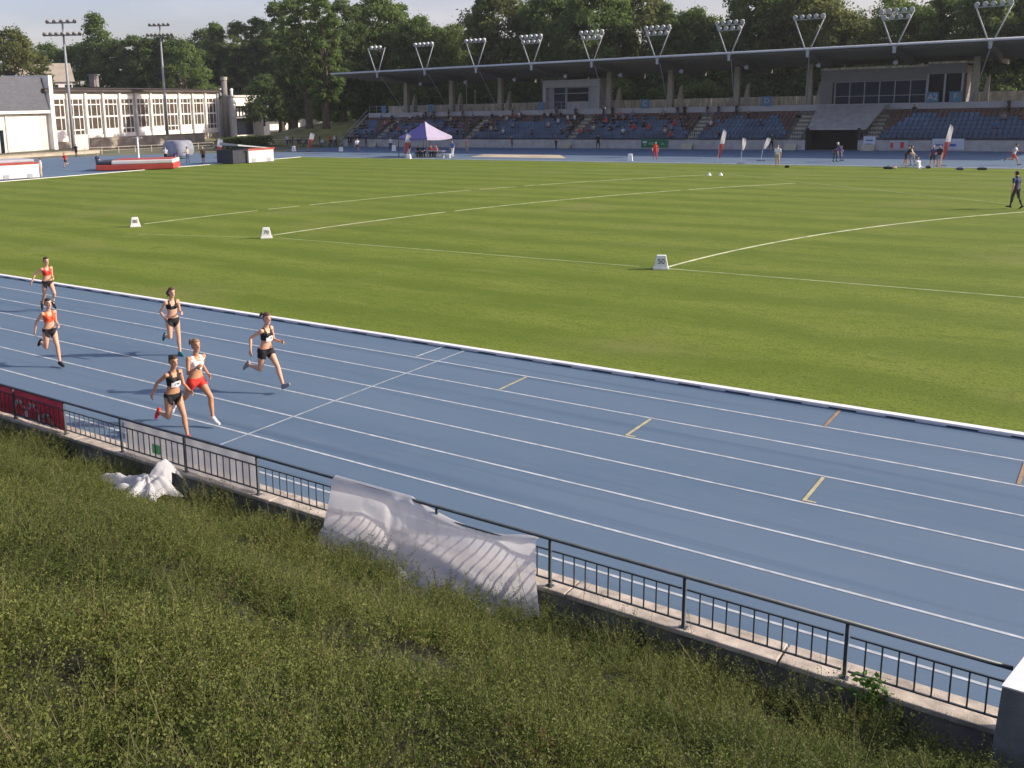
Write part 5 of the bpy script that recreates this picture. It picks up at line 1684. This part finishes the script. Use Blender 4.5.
# wheeled mat shelter with a pitched lid
A = G(249, 163.3); B = G(274, 161.5)
u = unit(B - A); L_ = np.linalg.norm(B - A); hd_ = math.atan2(u[1], u[0])
r = empty("mat_shelter", tuple((A + B) / 2), hd_, "dark mat shelter with a white end panel and pale pitched lid on the far bend", "mat shelter", "jump landing equipment")
D_ = 3.4
mb = MB(); mb.box(-L_ / 2 - 1.9, -L_ / 2 - .02, .3, D_, .05, 1.5); mb.build("dark_side", M['mat_dark'], r)
mb = MB(); mb.box(-L_ / 2, L_ / 2, 0, D_, .05, 1.45); mb.build("end_panel", M['mat_white'], r, bevel=.04)
mb = MB()
mb.add([(-L_ / 2 - 1.4, -.05, 2.15), (L_ / 2 + .1, -.05, 1.52), (L_ / 2 + .1, D_, 1.62), (-L_ / 2 - 1.4, D_, 2.35), (-L_ / 2 - 1.4, -.05, 1.98), (L_ / 2 + .1, -.05, 1.46), (L_ / 2 + .1, D_, 1.46), (-L_ / 2 - 1.4, D_, 1.98)],
       [(0, 1, 2, 3), (7, 6, 5, 4), (0, 4, 5, 1), (1, 5, 6, 2), (2, 6, 7, 3), (3, 7, 4, 0)])
mb.build("lid", M['mat_grey'], r)
mb = MB(); mb.box(-L_ / 2 - .1, L_ / 2 + .12, -.08, -.055, 1.42, 1.60); mb.build("trim", M['mat_red'], r)
for x in (-L_ / 2 + .7, L_ / 2 - .7):
    mb = MB(); mb.box(x - .28, x + .28, -.03, -.005, .06, .5); mb.build("vent", M['steel'], r)
# covered grey mat, rounded
g = G(179, 158.5)
mb = MB(); mb.ball((0, 0, 1.2), (1.75, 1.5, 1.7), n=24, k=16)
for i, p_ in enumerate(mb.v):
    x, y, z = p_; q_ = 1.0 + .22 * abs(math.sin(2 * math.atan2(y, x))); x *= q_; y *= q_; mb.v[i] = (x, y, min(2.25, max(.25, z)) + .08 * noise.noise(Vector((x * 1.5, y * 1.5, z))))
o = mb.build("covered_mat", M['mat_cover'], smooth=True); o.location = (g[0], g[1], 0)
tag(o, "bulky mat under a grey-blue cover behind the people left of the bend", "covered mat", "jump landing equipment")
hj = empty("high_jump_stand", at(139, 160.5), 0, "thin white high jump upright behind the red and white mat", "high jump stand")
mb = MB(); mb.box(-.07, .07, -.07, .07, .06, 2.9); mb.build("upright", M['white_paint'], hj)
mb = MB(); mb.box(-.4, .4, -.25, .25, 0, .06); mb.build("base", M['white_paint'], hj)
mb = MB(); mb.box(-.9, .9, -.03, .03, 2.75, 2.85); mb.build("bracket", M['white_paint'], hj)
# bags and small things at the grass edge
for px, py, L_, lab, c in [(888, 169.0, .9, "dark sports bag lying on the grass edge left of the athletes", 'black'), (894, 168.9, .5, "pale towel bundle beside the dark sports bag", 'beige'), (960, 170.0, .7, "blue-grey sports bag on the grass edge right of the athletes", 'denim'),
                           (982, 170.0, .9, "dark sports bag with a pale end on the grass edge near the right side", 'darkgrey'), (787, 167.8, .5, "small dark bag near the feet of the man in white shirt", 'black'), (928, 168.5, .5, "black rucksack between the seated athlete and the pair", 'black')]:
    L_ *= .75
    r = empty("sports_bag", at(px, py, .012), rad(RND.uniform(-20, 50)), lab, "bag")
    mb = MB(); mb.tube([(-L_ / 2, 0, .09), (-L_ / 2 + .06, 0, .095), (L_ / 2 - .06, 0, .095), (L_ / 2, 0, .09)], [.06, .095, .095, .06], 10); mb.build("bag_body", FAB[c], r, smooth=True)
    mb = MB(); mb.tube([(-.12, .02, .16), (-.08, .02, .23), (.08, .02, .23), (.12, .02, .16)], .018, 6); mb.build("handle", FAB['black'], r)
for px, lab in ((709, "left of two small white cones on the distant grass"), (720.5, "right of two small white cones on the distant grass")):
    mb = MB(); mb.tube([(0, 0, 0), (0, 0, .03), (0, 0, .2)], [.2, .16, .05], 12); o = mb.build("traffic_cone", M['white_paint']); o.location = at(px, 175.3, .012); tag(o, lab, "cone")
# =================================================================== buildings on the left
HA = np.array([-148.24, 95.87, 0.0]); HU = unit((-0.24, 0.97, 0)); HN = np.array([HU[1], -HU[0], 0])    # along the facade, outwards
HHD = math.atan2(HU[1], HU[0])
M['render_white'] = mat("render_white", (0.80, 0.78, 0.73), 0.85, 0.08, .6)
M['render_grey'] = mat("render_grey", (0.56, 0.55, 0.53), 0.85, 0.10, .6)
M['roof_brown'] = mat("roof_brown", (0.075, 0.058, 0.05), 0.8, 0.2, .5)
M['slate'] = mat("slate_roof", (0.085, 0.09, 0.11), 0.7, 0.15, 1.2, stretch=(1, 1, 3))
M['win_frame'] = mat("window_frame_white", (0.80, 0.79, 0.77), 0.6, 0.04, 2)
M['curtain_dark'] = mat("window_dark", (0.085, 0.070, 0.055), 0.25, 0.25, 1.3, spec=.5)
M['stone'] = mat("plinth_stone", (0.34, 0.29, 0.23), 0.9, 0.25, .9)
M['chimney'] = mat("chimney_grey", (0.22, 0.20, 0.19), 0.8, 0.15, 1)

hall = empty("sports_hall", tuple(HA), HHD, "long white two-storey hall with tall gridded windows behind the far left bend", "building")
# local: +X along the facade (away), -Y outwards (towards the track)
LEN, HT, DEP = 50.5, 9.7, 16.0
NB = 11
bw = LEN / NB
mb = MB()
mb.box(0, LEN, .25, DEP, 0, 9.3)
mb.build("wall", M['render_white'], hall)
mb = MB()
# spandrels above and below the windows
mb.box(0, LEN, .06, .247, 8.45, 9.65); mb.box(0, LEN, .06, .247, 0.0, 2.1)
mb.build("spandrel", M['render_white'], hall)
mb = MB(); mb.box(0, LEN, -.25, .057, 0, 1.2); mb.build("plinth", M['stone'], hall)
for i in range(NB + 1):
    x = i * bw
    mb = MB(); mb.box(x - .24, x + .24, -.28, .055, 1.203 if False else 0.0, 9.66); mb.build("pilaster", M['render_grey'] if i % 2 else M['render_white'], hall)
mb = MB()
mb.box(-1.2, LEN + .9, -.8, DEP + 1, 9.66, 10.15)
mb.add([(-1.2, -1.0, 10.153), (LEN + .9, -1.0, 10.153), (LEN + .9, DEP + 1, 10.153), (-1.2, DEP + 1, 10.153), (3, DEP * .5, 10.7), (LEN - 3, DEP * .5, 10.7)], [(0, 1, 5, 4), (1, 2, 5), (2, 3, 4, 5), (3, 0, 4)])
rf = mb.build("roof", M['roof_brown'], hall)
mb = MB(); mb.box(19, 20.3, 6, 7.2, 10.8, 12.9); mb.box(18.8, 20.5, 5.8, 7.4, 12.9, 13.1); mb.build("chimney", M['chimney'], rf)
for i in range(NB):
    x0, x1 = i * bw + .62, (i + 1) * bw - .62
    mb = MB(); mb.box(x0, x1, .20, .245, 2.15, 8.42)
    wn = mb.build("window", M['curtain_dark'], hall)
    mb = MB()
    zs = [2.1, 3.05, 5.3, 7.45, 8.45]
    for z in zs: mb.box(x0 - .06, x1 + .06, .10, .198, z - (.14 if z == 5.3 else .09), z + (.14 if z == 5.3 else .09))
    cx_ = [x0, x0 + (x1 - x0) * .27, x0 + (x1 - x0) * .70, x1]
    for x in cx_: mb.box(x - .075, x + .075, .085, .199, 2.1, 8.45)
    if i % 3 != 1: mb.box(x0 + .1, x1 - .1, .12, .19, 2.16, 3.0)
    mb.build("frame", M['win_frame'], wn)
# entrance block at the far end of the hall
ent = empty("entrance_block", tuple(HA + HU * 52.6), HHD, "white square entrance block with recessed dark glazing at the right end of the hall", "building")
mb = MB(); W_ = 15.5
mb.box(0, W_, .5, 12, 0, 8.3)
mb.box(0, 1.6, -2.2, .497, 0, 8.6); mb.box(W_ - 2.6, W_, -2.2, .497, 0, 8.6); mb.box(1.6, W_ - 2.6, -2.2, .497, 6.7, 8.6)
mb.build("wall", M['render_white'], ent)
mb = MB(); mb.box(-.3, W_ + .3, -2.5, 12.3, 8.603, 9.0); mb.build("roof", M['render_grey'], ent)
mb = MB(); mb.box(2.2, W_ - 3.0, .40, .49, .3, 6.6); gl = mb.build("glazing", M['glass_dark'], ent)
mb = MB()
for i in range(7):
    x = 3.9 + i * 1.3; mb.box(x - .05, x + .05, .3, .395, 4.6, 6.4)
for i in range(5): mb.box(4.6 + i * 1.3, 5.3 + i * 1.3, .33, .39, 4.5, 6.3)
mb.build("blind", M['win_frame'], gl)
mb = MB(); mb.box(1.7, W_ - 2.7, -1.2, .3, 4.0, 4.3); mb.build("canopy", M['grey_panel'], ent)
for k, q in enumerate((4.0, 8.2)):
    mb = MB(); mb.tube([(q, 3, 9.0), (q, 3, 10.2)], .3, 8); mb.ball((q, 3, 10.3), .42); mb.build("roof_vent", M['white_paint'], ent)
# chimney stack between
cs = empty("chimney_stack", tuple(HA + HU * 51.6 + HN * 1.2), HHD, "round grey chimney stack between the hall and the entrance block", "chimney")
mb = MB(); mb.tube([(0, 0, 0), (0, 0, 12.2)], [.68, .64], 14); mb.build("shaft", M['chimney'], cs, smooth=True)
mb = MB(); mb.tube([(0, 0, 12.2), (0, 0, 12.9)], [.76, .76], 14); mb.build("cap", M['col_conc'], cs)
# slate-roofed wing left of the hall
wing = empty("slate_roof_wing", tuple(HA), HHD, "low white wing with a steep dark slate roof at the left frame edge", "building")
mb = MB()
mb.box(-40, -.4, .0, 10, 0, 6.5)
mb.build("wall", M['render_white'], wing)
mb = MB(); mb.box(-40, -5.9, -.06, -.005, .0, .9); mb.box(-9.9, -9.5, -.2, -.005, 0, 6.2); mb.box(-2.2, -.5, -.05, -.005, 0, 6.4); mb.build("pilaster", M['render_grey'], wing)
mb = MB()
mb.add([(-40, -.7, 6.6), (-.42, -.7, 6.6), (-.42, .35, 12.0), (-40, .35, 12.0), (-40, -.7, 6.35), (-.42, -.7, 6.35), (-.42, .35, 11.7), (-40, .35, 11.7)],
       [(0, 1, 2, 3), (7, 6, 5, 4), (0, 4, 5, 1), (1, 5, 6, 2), (2, 6, 7, 3), (3, 7, 4, 0)])
mb.box(-40, -.42, .36, 10, 6, 11.9)
mb.build("roof", M['slate'], wing)
mb = MB(); mb.box(-40, -.42, -.85, -.702, 6.1, 6.55); mb.build("gutter", M['render_white'], wing)
mb = MB()
mb.add([(-.415, -1.0, 0), (.45, -1.0, 0), (.45, 9, 0), (-.415, 9, 0), (-.415, -1.0, 12.3), (.45, -1.0, 12.3), (.45, 9, 12.6), (-.415, 9, 12.6)],
       [(0, 3, 2, 1), (4, 5, 6, 7), (0, 1, 5, 4), (1, 2, 6, 5), (2, 3, 7, 6), (3, 0, 4, 7)])
mb.build("gable_wall", M['render_white'], wing)
mb = MB(); mb.box(-14.5, -11.3, -.9, -.03, 0, 3.6); mb.build("gate", M['glass_dark'], wing)
mb = MB()
for x in (-14.5, -13.4, -12.3, -11.25): mb.box(x - .1, x + .1, -1.0, -.905, 0, 3.7)
mb.box(-15, -11, -1.1, -.02, 3.62, 3.95); mb.build("gate_frame", M['render_grey'], wing)
# house far behind
g = PY(50, 100, 190.0); ds = 228.0
d_ = ray(50, 100); d_ = unit((d_[0], d_[1], 0)); hp = CAM * [1, 1, 0] + d_ * ds
hs_ = empty("house", tuple(hp), math.atan2(d_[1], d_[0]) - PI / 2 + .12, "pale house with a broad beige roof behind the slate-roofed wing", "building")
mb = MB(); mb.box(-7, 5, 0, 9, 0, 12.8); mb.build("wall", M['render_white'], hs_)
mb = MB(); mb.add([(-7.5, -.5, 12.8), (5.5, -.5, 12.8), (5.5, 9.5, 12.8), (-7.5, 9.5, 12.8), (-7.5, 4.5, 17.0), (5.5, 4.5, 17.0)], [(0, 1, 5, 4), (1, 2, 5), (2, 3, 4, 5), (3, 0, 4), (3, 2, 1, 0)])
M['roof_beige'] = mat("roof_beige", (0.33, 0.29, 0.24), 0.85, 0.12, .8)
mb.build("roof", M['roof_beige'], hs_)
for i in range(4):
    mb = MB(); mb.box(-5 + i * 2.8, -3.6 + i * 2.8, -.05, -.004, 10.2, 12.2); w_ = mb.build("window", M['glass_dark'], hs_)

# low walls, hedge and strip in front of the hall
def line_wall(px0, py0, px1, py1, h, th, name, m, label, cat, posts=False):
    a = G(px0, py0); b_ = G(px1, py1); L_ = np.linalg.norm(b_ - a); hd = math.atan2(b_[1] - a[1], b_[0] - a[0])
    r = empty(name, tuple(a), hd, label, cat)
    mb = MB()
    if not posts:
        mb.box(0, L_, 0, th, 0, h - .12); mb.build("body", m, r)
        mb = MB(); mb.box(-.05, L_ + .05, -.06, th + .06, h - .117, h); mb.build("cap", M['stone'], r)
    else:
        mb.box(0, L_, -.03, .03, h - .08, h); mb.box(0, L_, -.03, .03, h * .5, h * .5 + .06); mb.build("rails", m, r)
        x = 0
        mb = MB()
        while x < L_: mb.box(x - .05, x + .05, -.05, .05, 0, h); x += 2.5
        mb.build("posts", m, r)


M['pale_wall'] = mat("pale_wall", (0.47, 0.41, 0.33), .9, .2, .5)
line_wall(-30, 161, 100, 153.2, .55, .4, "low_wall", M['pale_wall'], "low beige stone kerb wall along the outside of the far left bend", "wall")
line_wall(92, 149.5, 205, 143.2, 1.9, .5, "terrace_wall", M['stone'], "brown stone terrace wall in front of the tall hall windows", "wall")
line_wall(85, 154.8, 300, 144.5, 1.0, .06, "barrier_fence", M['pale_wall'], "pale pipe barrier along the far left bend", "fence", True)
line_wall(248, 131.5, 300, 128.5, 1.7, .3, "boundary_wall", M['render_white'], "pale boundary wall under the tall trees right of the entrance block", "wall")
for px, py, lab in ((305.2, 124, "left of two white boards on the mound under the trees"), (313.3, 124, "right of two white boards on the mound under the trees")):
    g = PY(px, py, 150)
    mb = MB(); mb.box(-.75, .75, -.05, .05, -1.4, .9); o = mb.build("notice_board", M['white_paint']); o.location = tuple(g); o.rotation_euler = (0, 0, rad(40)); tag(o, lab, "board")
g = G(100, 149.5)
mb = MB(); mb.box(-1.6, 1.6, -.06, .06, .1, 2.6); o = mb.build("white_board", M['render_grey']); o.location = tuple(G(82, 150.6)); o.rotation_euler = (0, 0, HHD)
tag(o, "large plain pale board standing in front of the hall windows", "board")

# earth mound left of the stand
M['dry_grass'] = mat("dry_grass", (0.21, 0.17, 0.075), 0.95, 0.35, .35, .5, 5, col2=(0.15, 0.17, 0.05))


def mound():
    xs = np.linspace(-185, -97.8, 60); ys = np.linspace(112.6, 190, 50)
    V = []
    for y in ys:
        for x in xs:
            h = 3.9 * (1 / (1 + math.exp(-(y - 122 - (x + 108) * .10) / 3.0)))
            h *= 1 / (1 + math.exp(-(x + 124) / 4.0))
            h *= 1 / (1 + math.exp((x + 98.4) * 1.2)) * .9 + .1
            V.append((x, y, h + .25 * noise.noise(Vector((x * .25, y * .25, 3))) - .1))
    n_ = len(xs)
    mb = MB(); mb.add(V, [(j * n_ + i, j * n_ + i + 1, (j + 1) * n_ + i + 1, (j + 1) * n_ + i) for j in range(len(ys) - 1) for i in range(n_ - 1)])
    return mb.build("mound", M['dry_grass'], smooth=True)


tag(mound(), kind='structure')

# =================================================================== floodlight masts
M['mast_grey'] = mat('mast_grey', (0.27, 0.29, 0.31), .5, .06, 2)


def mast(px, py, ytop, label, wide):
    g = G(px, py); dist = np.hypot(*(g[:2])); h = 5.0 + (100.0 + (px < 120) * 6 - ytop) / FPX * dist * .985
    r = empty("floodlight_mast", tuple(g), rad(40), label, "floodlight mast", "floodlight masts by the hall")
    mb = MB(); mb.tube([(0, 0, 0), (0, 0, h * .5), (0, 0, h)], [.30, .23, .14], 10); mb.build("pole", M['mast_grey'], r, smooth=True)
    for k, (zz, w_, n_) in enumerate([(h - .2, 2.6 * wide, 7), (h + 1.6, 2.0 * wide, 5)]):
        mb = MB(); mb.box(-w_, w_, -.12, .12, zz - .1, zz + .1); cb = mb.build("crossbar", M['steel'], r)
        for q in range(n_):
            x = -w_ + 2 * w_ * q / (n_ - 1)
            mb = MB(); mb.tube([(x, -.75, zz + .05), (x, -.55, zz + .18), (x, 0, zz + .30)], [.30, .30, .16], 8); mb.build("lamp", M['chimney'], cb)
    mb = MB(); mb.box(-.12, .12, -.12, .12, h, h + 1.6); mb.build("headframe", M['steel'], r)
    return r


mast(74.2, 153, 27.5, "tall grey floodlight mast left of the two, rising beside the slate-roofed wing", 1.0)
mast(168, 143, 23.5, "tall grey floodlight mast right of the two, in front of the hall", .85)

# =================================================================== trees
LEAFS = dict(
    dark=leaf_mat("leaf_dark", (0.062, 0.102, 0.034), (0.110, 0.168, 0.052), (0.17, 0.235, 0.075), .60),
    mid=leaf_mat("leaf_mid", (0.080, 0.132, 0.036), (0.142, 0.215, 0.060), (0.21, 0.285, 0.088), .60),
    olive=leaf_mat("leaf_olive", (0.090, 0.114, 0.034), (0.158, 0.186, 0.056), (0.225, 0.245, 0.080), .60),
    light=leaf_mat("leaf_light", (0.092, 0.138, 0.040), (0.160, 0.222, 0.066), (0.23, 0.285, 0.092), .60))
M['bark'] = mat("bark", (0.085, 0.065, 0.048), .95, .3, 2, .5, 8)


def tree_mesh(seed, shape, leafkey, nleaf, H=20.0, R=5.5, base=.16, leaf=.36):
    """crown built of leaf clumps carried by limbs; shape picks the outline"""
    r = random.Random(seed); g = np.random.default_rng(seed)
    clumps = []
    nc = 150
    tr = 0
    while len(clumps) < nc and tr < 5000:
        tr += 1
        t = r.random(); z = base + (1 - base) * t
        if shape == 'round': prof = math.sin(PI * (0.10 + .86 * t)) ** .7
        elif shape == 'broad': prof = (math.sin(PI * min(1, .22 + .76 * t)) ** .6)
        elif shape == 'poplar': prof = .62 * math.sin(PI * (.12 + .84 * t)) ** .6
        elif shape == 'cone': prof = (1 - t) ** .75 * .9 + .10
        else: prof = (1 - .25 * t) * math.sin(PI * (.16 + .80 * t)) ** .5
        a = r.uniform(0, 2 * PI)
        lob = 1 + .30 * noise.noise(Vector((math.cos(a) * 1.3, math.sin(a) * 1.3, z * 4 + seed)))
        rr = R * prof * lob * math.sqrt(r.uniform(.10, 1)); cr_ = R * r.uniform(.15, .30) * (1 if shape != 'poplar' else .72)
        c = np.array([rr * math.cos(a), rr * math.sin(a), H * z - cr_ * .5 * t])
        if any(np.linalg.norm(c - q[0]) < .42 * min(cr_, q[1]) for q in clumps): continue
        clumps.append((c, cr_))
    nleaf = int(nleaf * 1.7)
    w = np.array([c[1] ** 2 for c in clumps]); w /= w.sum()
    ci = g.choice(len(clumps), nleaf, p=w)
    C = np.array([c[0] for c in clumps])[ci]; CRr = np.array([c[1] for c in clumps])[ci]
    dv = g.normal(0, 1, (nleaf, 3)); dv /= np.linalg.norm(dv, axis=1)[:, None]
    dv[:, 2] = np.where(dv[:, 2] < -.35, -dv[:, 2] * .6, dv[:, 2])
    rad_ = CRr * (g.random(nleaf) ** .42) * (1 + .35 * (g.random(nleaf) < .12))
    P = C + dv * rad_[:, None] * [1, 1, .95]
    nrm = dv + g.normal(0, .55, (nleaf, 3)) + [0, 0, .25]; nrm /= np.linalg.norm(nrm, axis=1)[:, None]
    u = np.cross(nrm, g.normal(0, 1, (nleaf, 3))); u /= np.linalg.norm(u, axis=1)[:, None]; v = np.cross(nrm, u)
    s = (leaf * g.uniform(.55, 1.25, nleaf))[:, None]
    u = u * s * .62; v = v * s * .40
    V = np.stack([P - u, P - v * .9 + u * .1, P + u, P + v], 1).reshape(-1, 3)
    F = np.arange(nleaf * 4).reshape(-1, 4)
    ct = g.normal(0, .16, len(clumps))[ci]
    tint = np.clip(.45 + ct + g.normal(0, .15, nleaf), 0, 1)
    me = np_mesh("crown", V, F, [LEAFS[leafkey]], attr=tint)
    mb = MB()
    rt = .022 * H
    top = H * (.80 if shape != 'round' else .7)
    tp = [(0, 0, -.6), (0, 0, H * .02), (.10 * r.gauss(0, 1), .1 * r.gauss(0, 1), H * .22), (.3 * r.gauss(0, 1), .3 * r.gauss(0, 1), H * .5), (.4 * r.gauss(0, 1), .4 * r.gauss(0, 1), top)]
    mb.tube(tp, [rt * 1.5, rt * 1.15, rt * .85, rt * .5, rt * .12], 9)
    for c, cr_ in sorted(clumps, key=lambda q: -q[1])[:26]:
        z0 = max(H * base * .8, c[2] * .62 - .5); f = min(1, z0 / top)
        st = np.array([0, 0, z0]); md = st * .45 + c * .55 + [0, 0, -.3]
        mb.tube([st, md, c], [rt * .42 * (1 - .6 * f), rt * .24 * (1 - .6 * f), .03], 5)
    tm = bpy.data.meshes.new("trunk"); tm.from_pydata(mb.v, [], mb.f); tm.materials.append(M['bark']); tm.update()
    return me, tm


PROT = {}
for i, (nm, shp, lk, nl, H_, R_, b_, lf) in enumerate([
    ('a', 'round', 'dark', 12000, 20, 5.6, .14, .40), ('b', 'broad', 'mid', 13000, 20, 6.4, .14, .40), ('c', 'poplar', 'mid', 10000, 22, 4.6, .16, .36), ('d', 'round', 'olive', 12000, 19, 6.0, .14, .38),
    ('e', 'other', 'dark', 13000, 21, 5.8, .12, .40), ('f', 'poplar', 'light', 9000, 22, 4.4, .22, .34), ('g', 'broad', 'light', 9000, 20, 6.0, .22, .34), ('h', 'other', 'mid', 12000, 20, 5.6, .14, .38),
    ('k', 'cone', 'mid', 8000, 20, 4.2, .12, .36), ('s', 'broad', 'dark', 6000, 8, 4.4, .02, .36), ('t', 'round', 'mid', 6000, 8, 4.2, .02, .36)]):
    PROT[nm] = tree_mesh(100 + i * 7, shp, lk, nl, H_, R_, b_, lf) + (H_,)
KIND = dict(a="rounded dark green tree", b="broad mid-green tree", c="tall narrow green tree", d="olive green rounded tree", e="dense dark tree", f="tall airy light green tree", g="light green spreading tree with gaps", h="mid-green full tree", k="pointed green tree", s="dark bush", t="green bush")
_tl = {}


def plant_tree(px, ytop, dist, kind, label, group=None, zbase=0.0, wide=1.0, name="tree", cat="tree"):
    d = ray(px, ytop); hl = math.hypot(d[0], d[1]); p = CAM + d * (dist / hl)
    h = p[2] - zbase; cm, tm, H_ = PROT[kind]; s = h / H_
    if h < 2: return
    rz = RND.uniform(0, 2 * PI)
    r = empty(name, (p[0], p[1], zbase), rz, label, cat, group)
    s2 = s * wide if name == "tree" else wide
    c = link("crown" if name == "tree" else "foliage", cm, r); t = link("trunk" if name == "tree" else "stem", tm, r)
    for o in (c, t): o.scale = (s2, s2, s)
    return r


def where(px):
    if px < 120: return "left of the pointed tree" if px < 85 else "beside the left floodlight mast"
    return ""


left = [(8, 29, 212, 'd', "large olive tree at the left frame edge above the slate roof"), (48, 44, 262, 'b', "tree directly behind the left floodlight mast head"), (74, 44, 258, 'h', "tree between the left mast and the pointed tree"),
        (94, 13, 250, 'k', "tall pointed tree rising above its neighbours behind the hall"), (113, 40, 245, 'a', "dark tree right of the pointed tree"), (132, 36, 240, 'e', "dense tree left of the right floodlight mast"),
        (150, 38, 236, 'a', "rounded tree just left of the right floodlight mast"), (164, 36, 236, 'e', "dark tree directly behind the right floodlight mast"), (181, 40, 232, 'b', "tree just right of the right floodlight mast"), (199, 44, 250, 'h', "shorter tree where the skyline dips right of the mast"),
        (215, 23, 250, 'c', "tall narrow tree above the right end of the hall roof"), (236, 22, 248, 'c', "tall green tree above the round chimney stack"), (256, 18, 250, 'c', "dense dark tree behind the entrance block"), (276, 2, 246, 'c', "tall dark tree right of the entrance block"),
        (304, -4, 166, 'f', "tall airy tree with a sunlit trunk left of the mound"), (321, -6, 160, 'c', "tall slim tree growing on the mound by the grandstand end"), (290, -2, 186, 'c', "full tall tree between the entrance block and the mound"), (340, 0, 172, 'e', "dense dark tree at the left end of the grandstand roof")]
for px, yt, ds, k, lab in left:
    zb = 0.0
    if ds < 176 and px > 270: zb = 3.0
    plant_tree(px, yt, ds, k, lab, "trees behind the hall", zb, (1.0 if k not in 'cfk' else 1.15) * (.82 if 280 < px < 300 else 1))
nth = ["first", "second", "third", "fourth", "fifth", "sixth", "seventh", "eighth", "ninth", "tenth"]
vpx = [377.6, 425, 476.5, 532, 592, 657.8, 729.6, 808, 894, 990.5]


def rel(px):
    j = min(range(10), key=lambda q: abs(vpx[q] - px))
    if abs(vpx[j] - px) < 9: return f"behind the {nth[j]} floodlight frame from the left"
    if px > vpx[j]: return f"just right of the {nth[j]} floodlight frame from the left"
    return f"just left of the {nth[j]} floodlight frame from the left"


back = [(358, 4, 'c'), (377, -4, 'b'), (399, 4, 'c'), (414, 16, 'h'), (433, 26, 'b'), (456, 24, 'g'), (482, -4, 'c'), (503, -12, 'd'), (527, 4, 'f'), (548, -10, 'b'), (572, -2, 'h'), (594, -18, 'b'), (619, 2, 'c'), (643, -14, 'd'),
        (667, 4, 'c'), (690, 8, 'h'), (714, 17, 'b'), (740, -2, 'c'), (760, -18, 'b'), (784, -22, 'e'), (806, -16, 'd'), (826, -8, 'g'), (848, 12, 'd'), (872, 20, 'g'), (893, -4, 'g'), (918, 4, 'h'), (940, -2, 'c'), (962, -14, 'b'), (986, -16, 'h'), (1012, -22, 'e'), (1042, -14, 'a'), (1075, -10, 'b')]
used_l = set()
for i, (px, yt, k) in enumerate(back):
    Y = 137 + (i * 37 % 11) * .9
    d = ray(px, 60); dist = math.hypot(d[0], d[1]) * Y / d[1]
    lab = f"{KIND[k]} {rel(px)}"
    if lab in used_l: lab = f"{KIND[k]} {'further ' if 'further ' + lab not in used_l else 'slightly further '}{rel(px)}"
    used_l.add(lab)
    plant_tree(px, yt, dist, k, lab, "trees behind the grandstand", 0, .92)
# second row closing the wood behind
for i, px in enumerate(range(205, 1120, 27)):
    Y = 172 + (i * 29 % 9) * 1.6
    d = ray(px, 60); dist = math.hypot(d[0], d[1]) * Y / d[1]
    yt = {0: 30, 1: 44, 2: 36}[i % 3] + (10 if 690 < px < 745 or 840 < px < 885 else 0)
    plant_tree(px, yt, dist, 'aebh'[i % 4], "dark tree in the second row of the wood behind the grandstand trees", "second-row trees of the wood", 0, 1.1)
# bushes closing the view below the roof
for i, px in enumerate(range(262, 1110, 21)):
    Y = 131.5 + (i * 31 % 7) * .9
    if px < 372: Y = 150 + (i % 3) * 3
    d = ray(px, 60); dist = math.hypot(d[0], d[1]) * Y / d[1]
    plant_tree(px, 76 + (i * 17 % 13), dist, 'st'[i % 2], "dense bush in the shade behind the grandstand columns", "bushes behind the grandstand", 3.0 if px < 372 else 0.0, 1.0, "bush", "bush")
for i, px in enumerate(range(-10, 262, 17)):
    d = ray(px, 60)
    plant_tree(px, 84 + (i * 17 % 9), 256 + (i * 7 % 5), 'st'[i % 2], "dark bush behind the hall roof", "bushes behind the hall", 2.0, 1.5, "bush", "bush")
# hedge in front of the entrance block
g = G(222, 149); b2 = G(268, 146.5)
hv = []; tint = []
for k in range(5200):
    t = RND.random(); p_ = g * (1 - t) + b2 * t
    hv_c = np.array([p_[0] + RND.uniform(-1.2, 1.2), p_[1] + RND.uniform(-1.2, 1.2), 1.7 * RND.random() ** .6 + .2 * noise.noise(Vector((t * 14, 0, 1)))])
    uu = unit([RND.gauss(0, 1) for _ in range(3)]); vv = unit(np.cross(uu, [RND.gauss(0, 1) for _ in range(3)])); s = RND.uniform(.10, .22)
    hv += [hv_c - uu * s, hv_c - vv * s * .6, hv_c + uu * s, hv_c + vv * s * .6]; tint.append(RND.uniform(.2, .8))
hd = empty("hedge", (0, 0, 0), 0, "clipped dark hedge in front of the entrance block", "hedge")
link("foliage", np_mesh("foliage", np.array(hv), np.arange(len(hv)).reshape(-1, 4), [LEAFS['dark']], attr=np.array(tint)), hd)
mb = MB()
for k in range(10):
    p_ = g * (1 - k / 9) + b2 * (k / 9); mb.tube([tuple(p_), (p_[0], p_[1], 1.2)], .05, 5)
mb.build("stem", M['bark'], hd)

# =================================================================== summer haze over the whole ground
hz = bpy.data.materials.new("haze"); hz.use_nodes = True
N, L = hz.node_tree.nodes, hz.node_tree.links
for n_ in list(N):
    if n_.type == 'BSDF_PRINCIPLED': N.remove(n_)
pv = N.new("ShaderNodeVolumePrincipled")
pv.inputs["Color"].default_value = (0.86, 0.90, 0.96, 1)
pv.inputs["Density"].default_value = 0.00017
pv.inputs["Anisotropy"].default_value = 0.25
L.new(pv.outputs[0], N["Material Output"].inputs["Volume"])
mb = MB(); mb.box(-420, 160, -60, 420, -1.8, 32)
o = mb.build("haze", hz); tag(o, kind='stuff')
o.visible_shadow = True
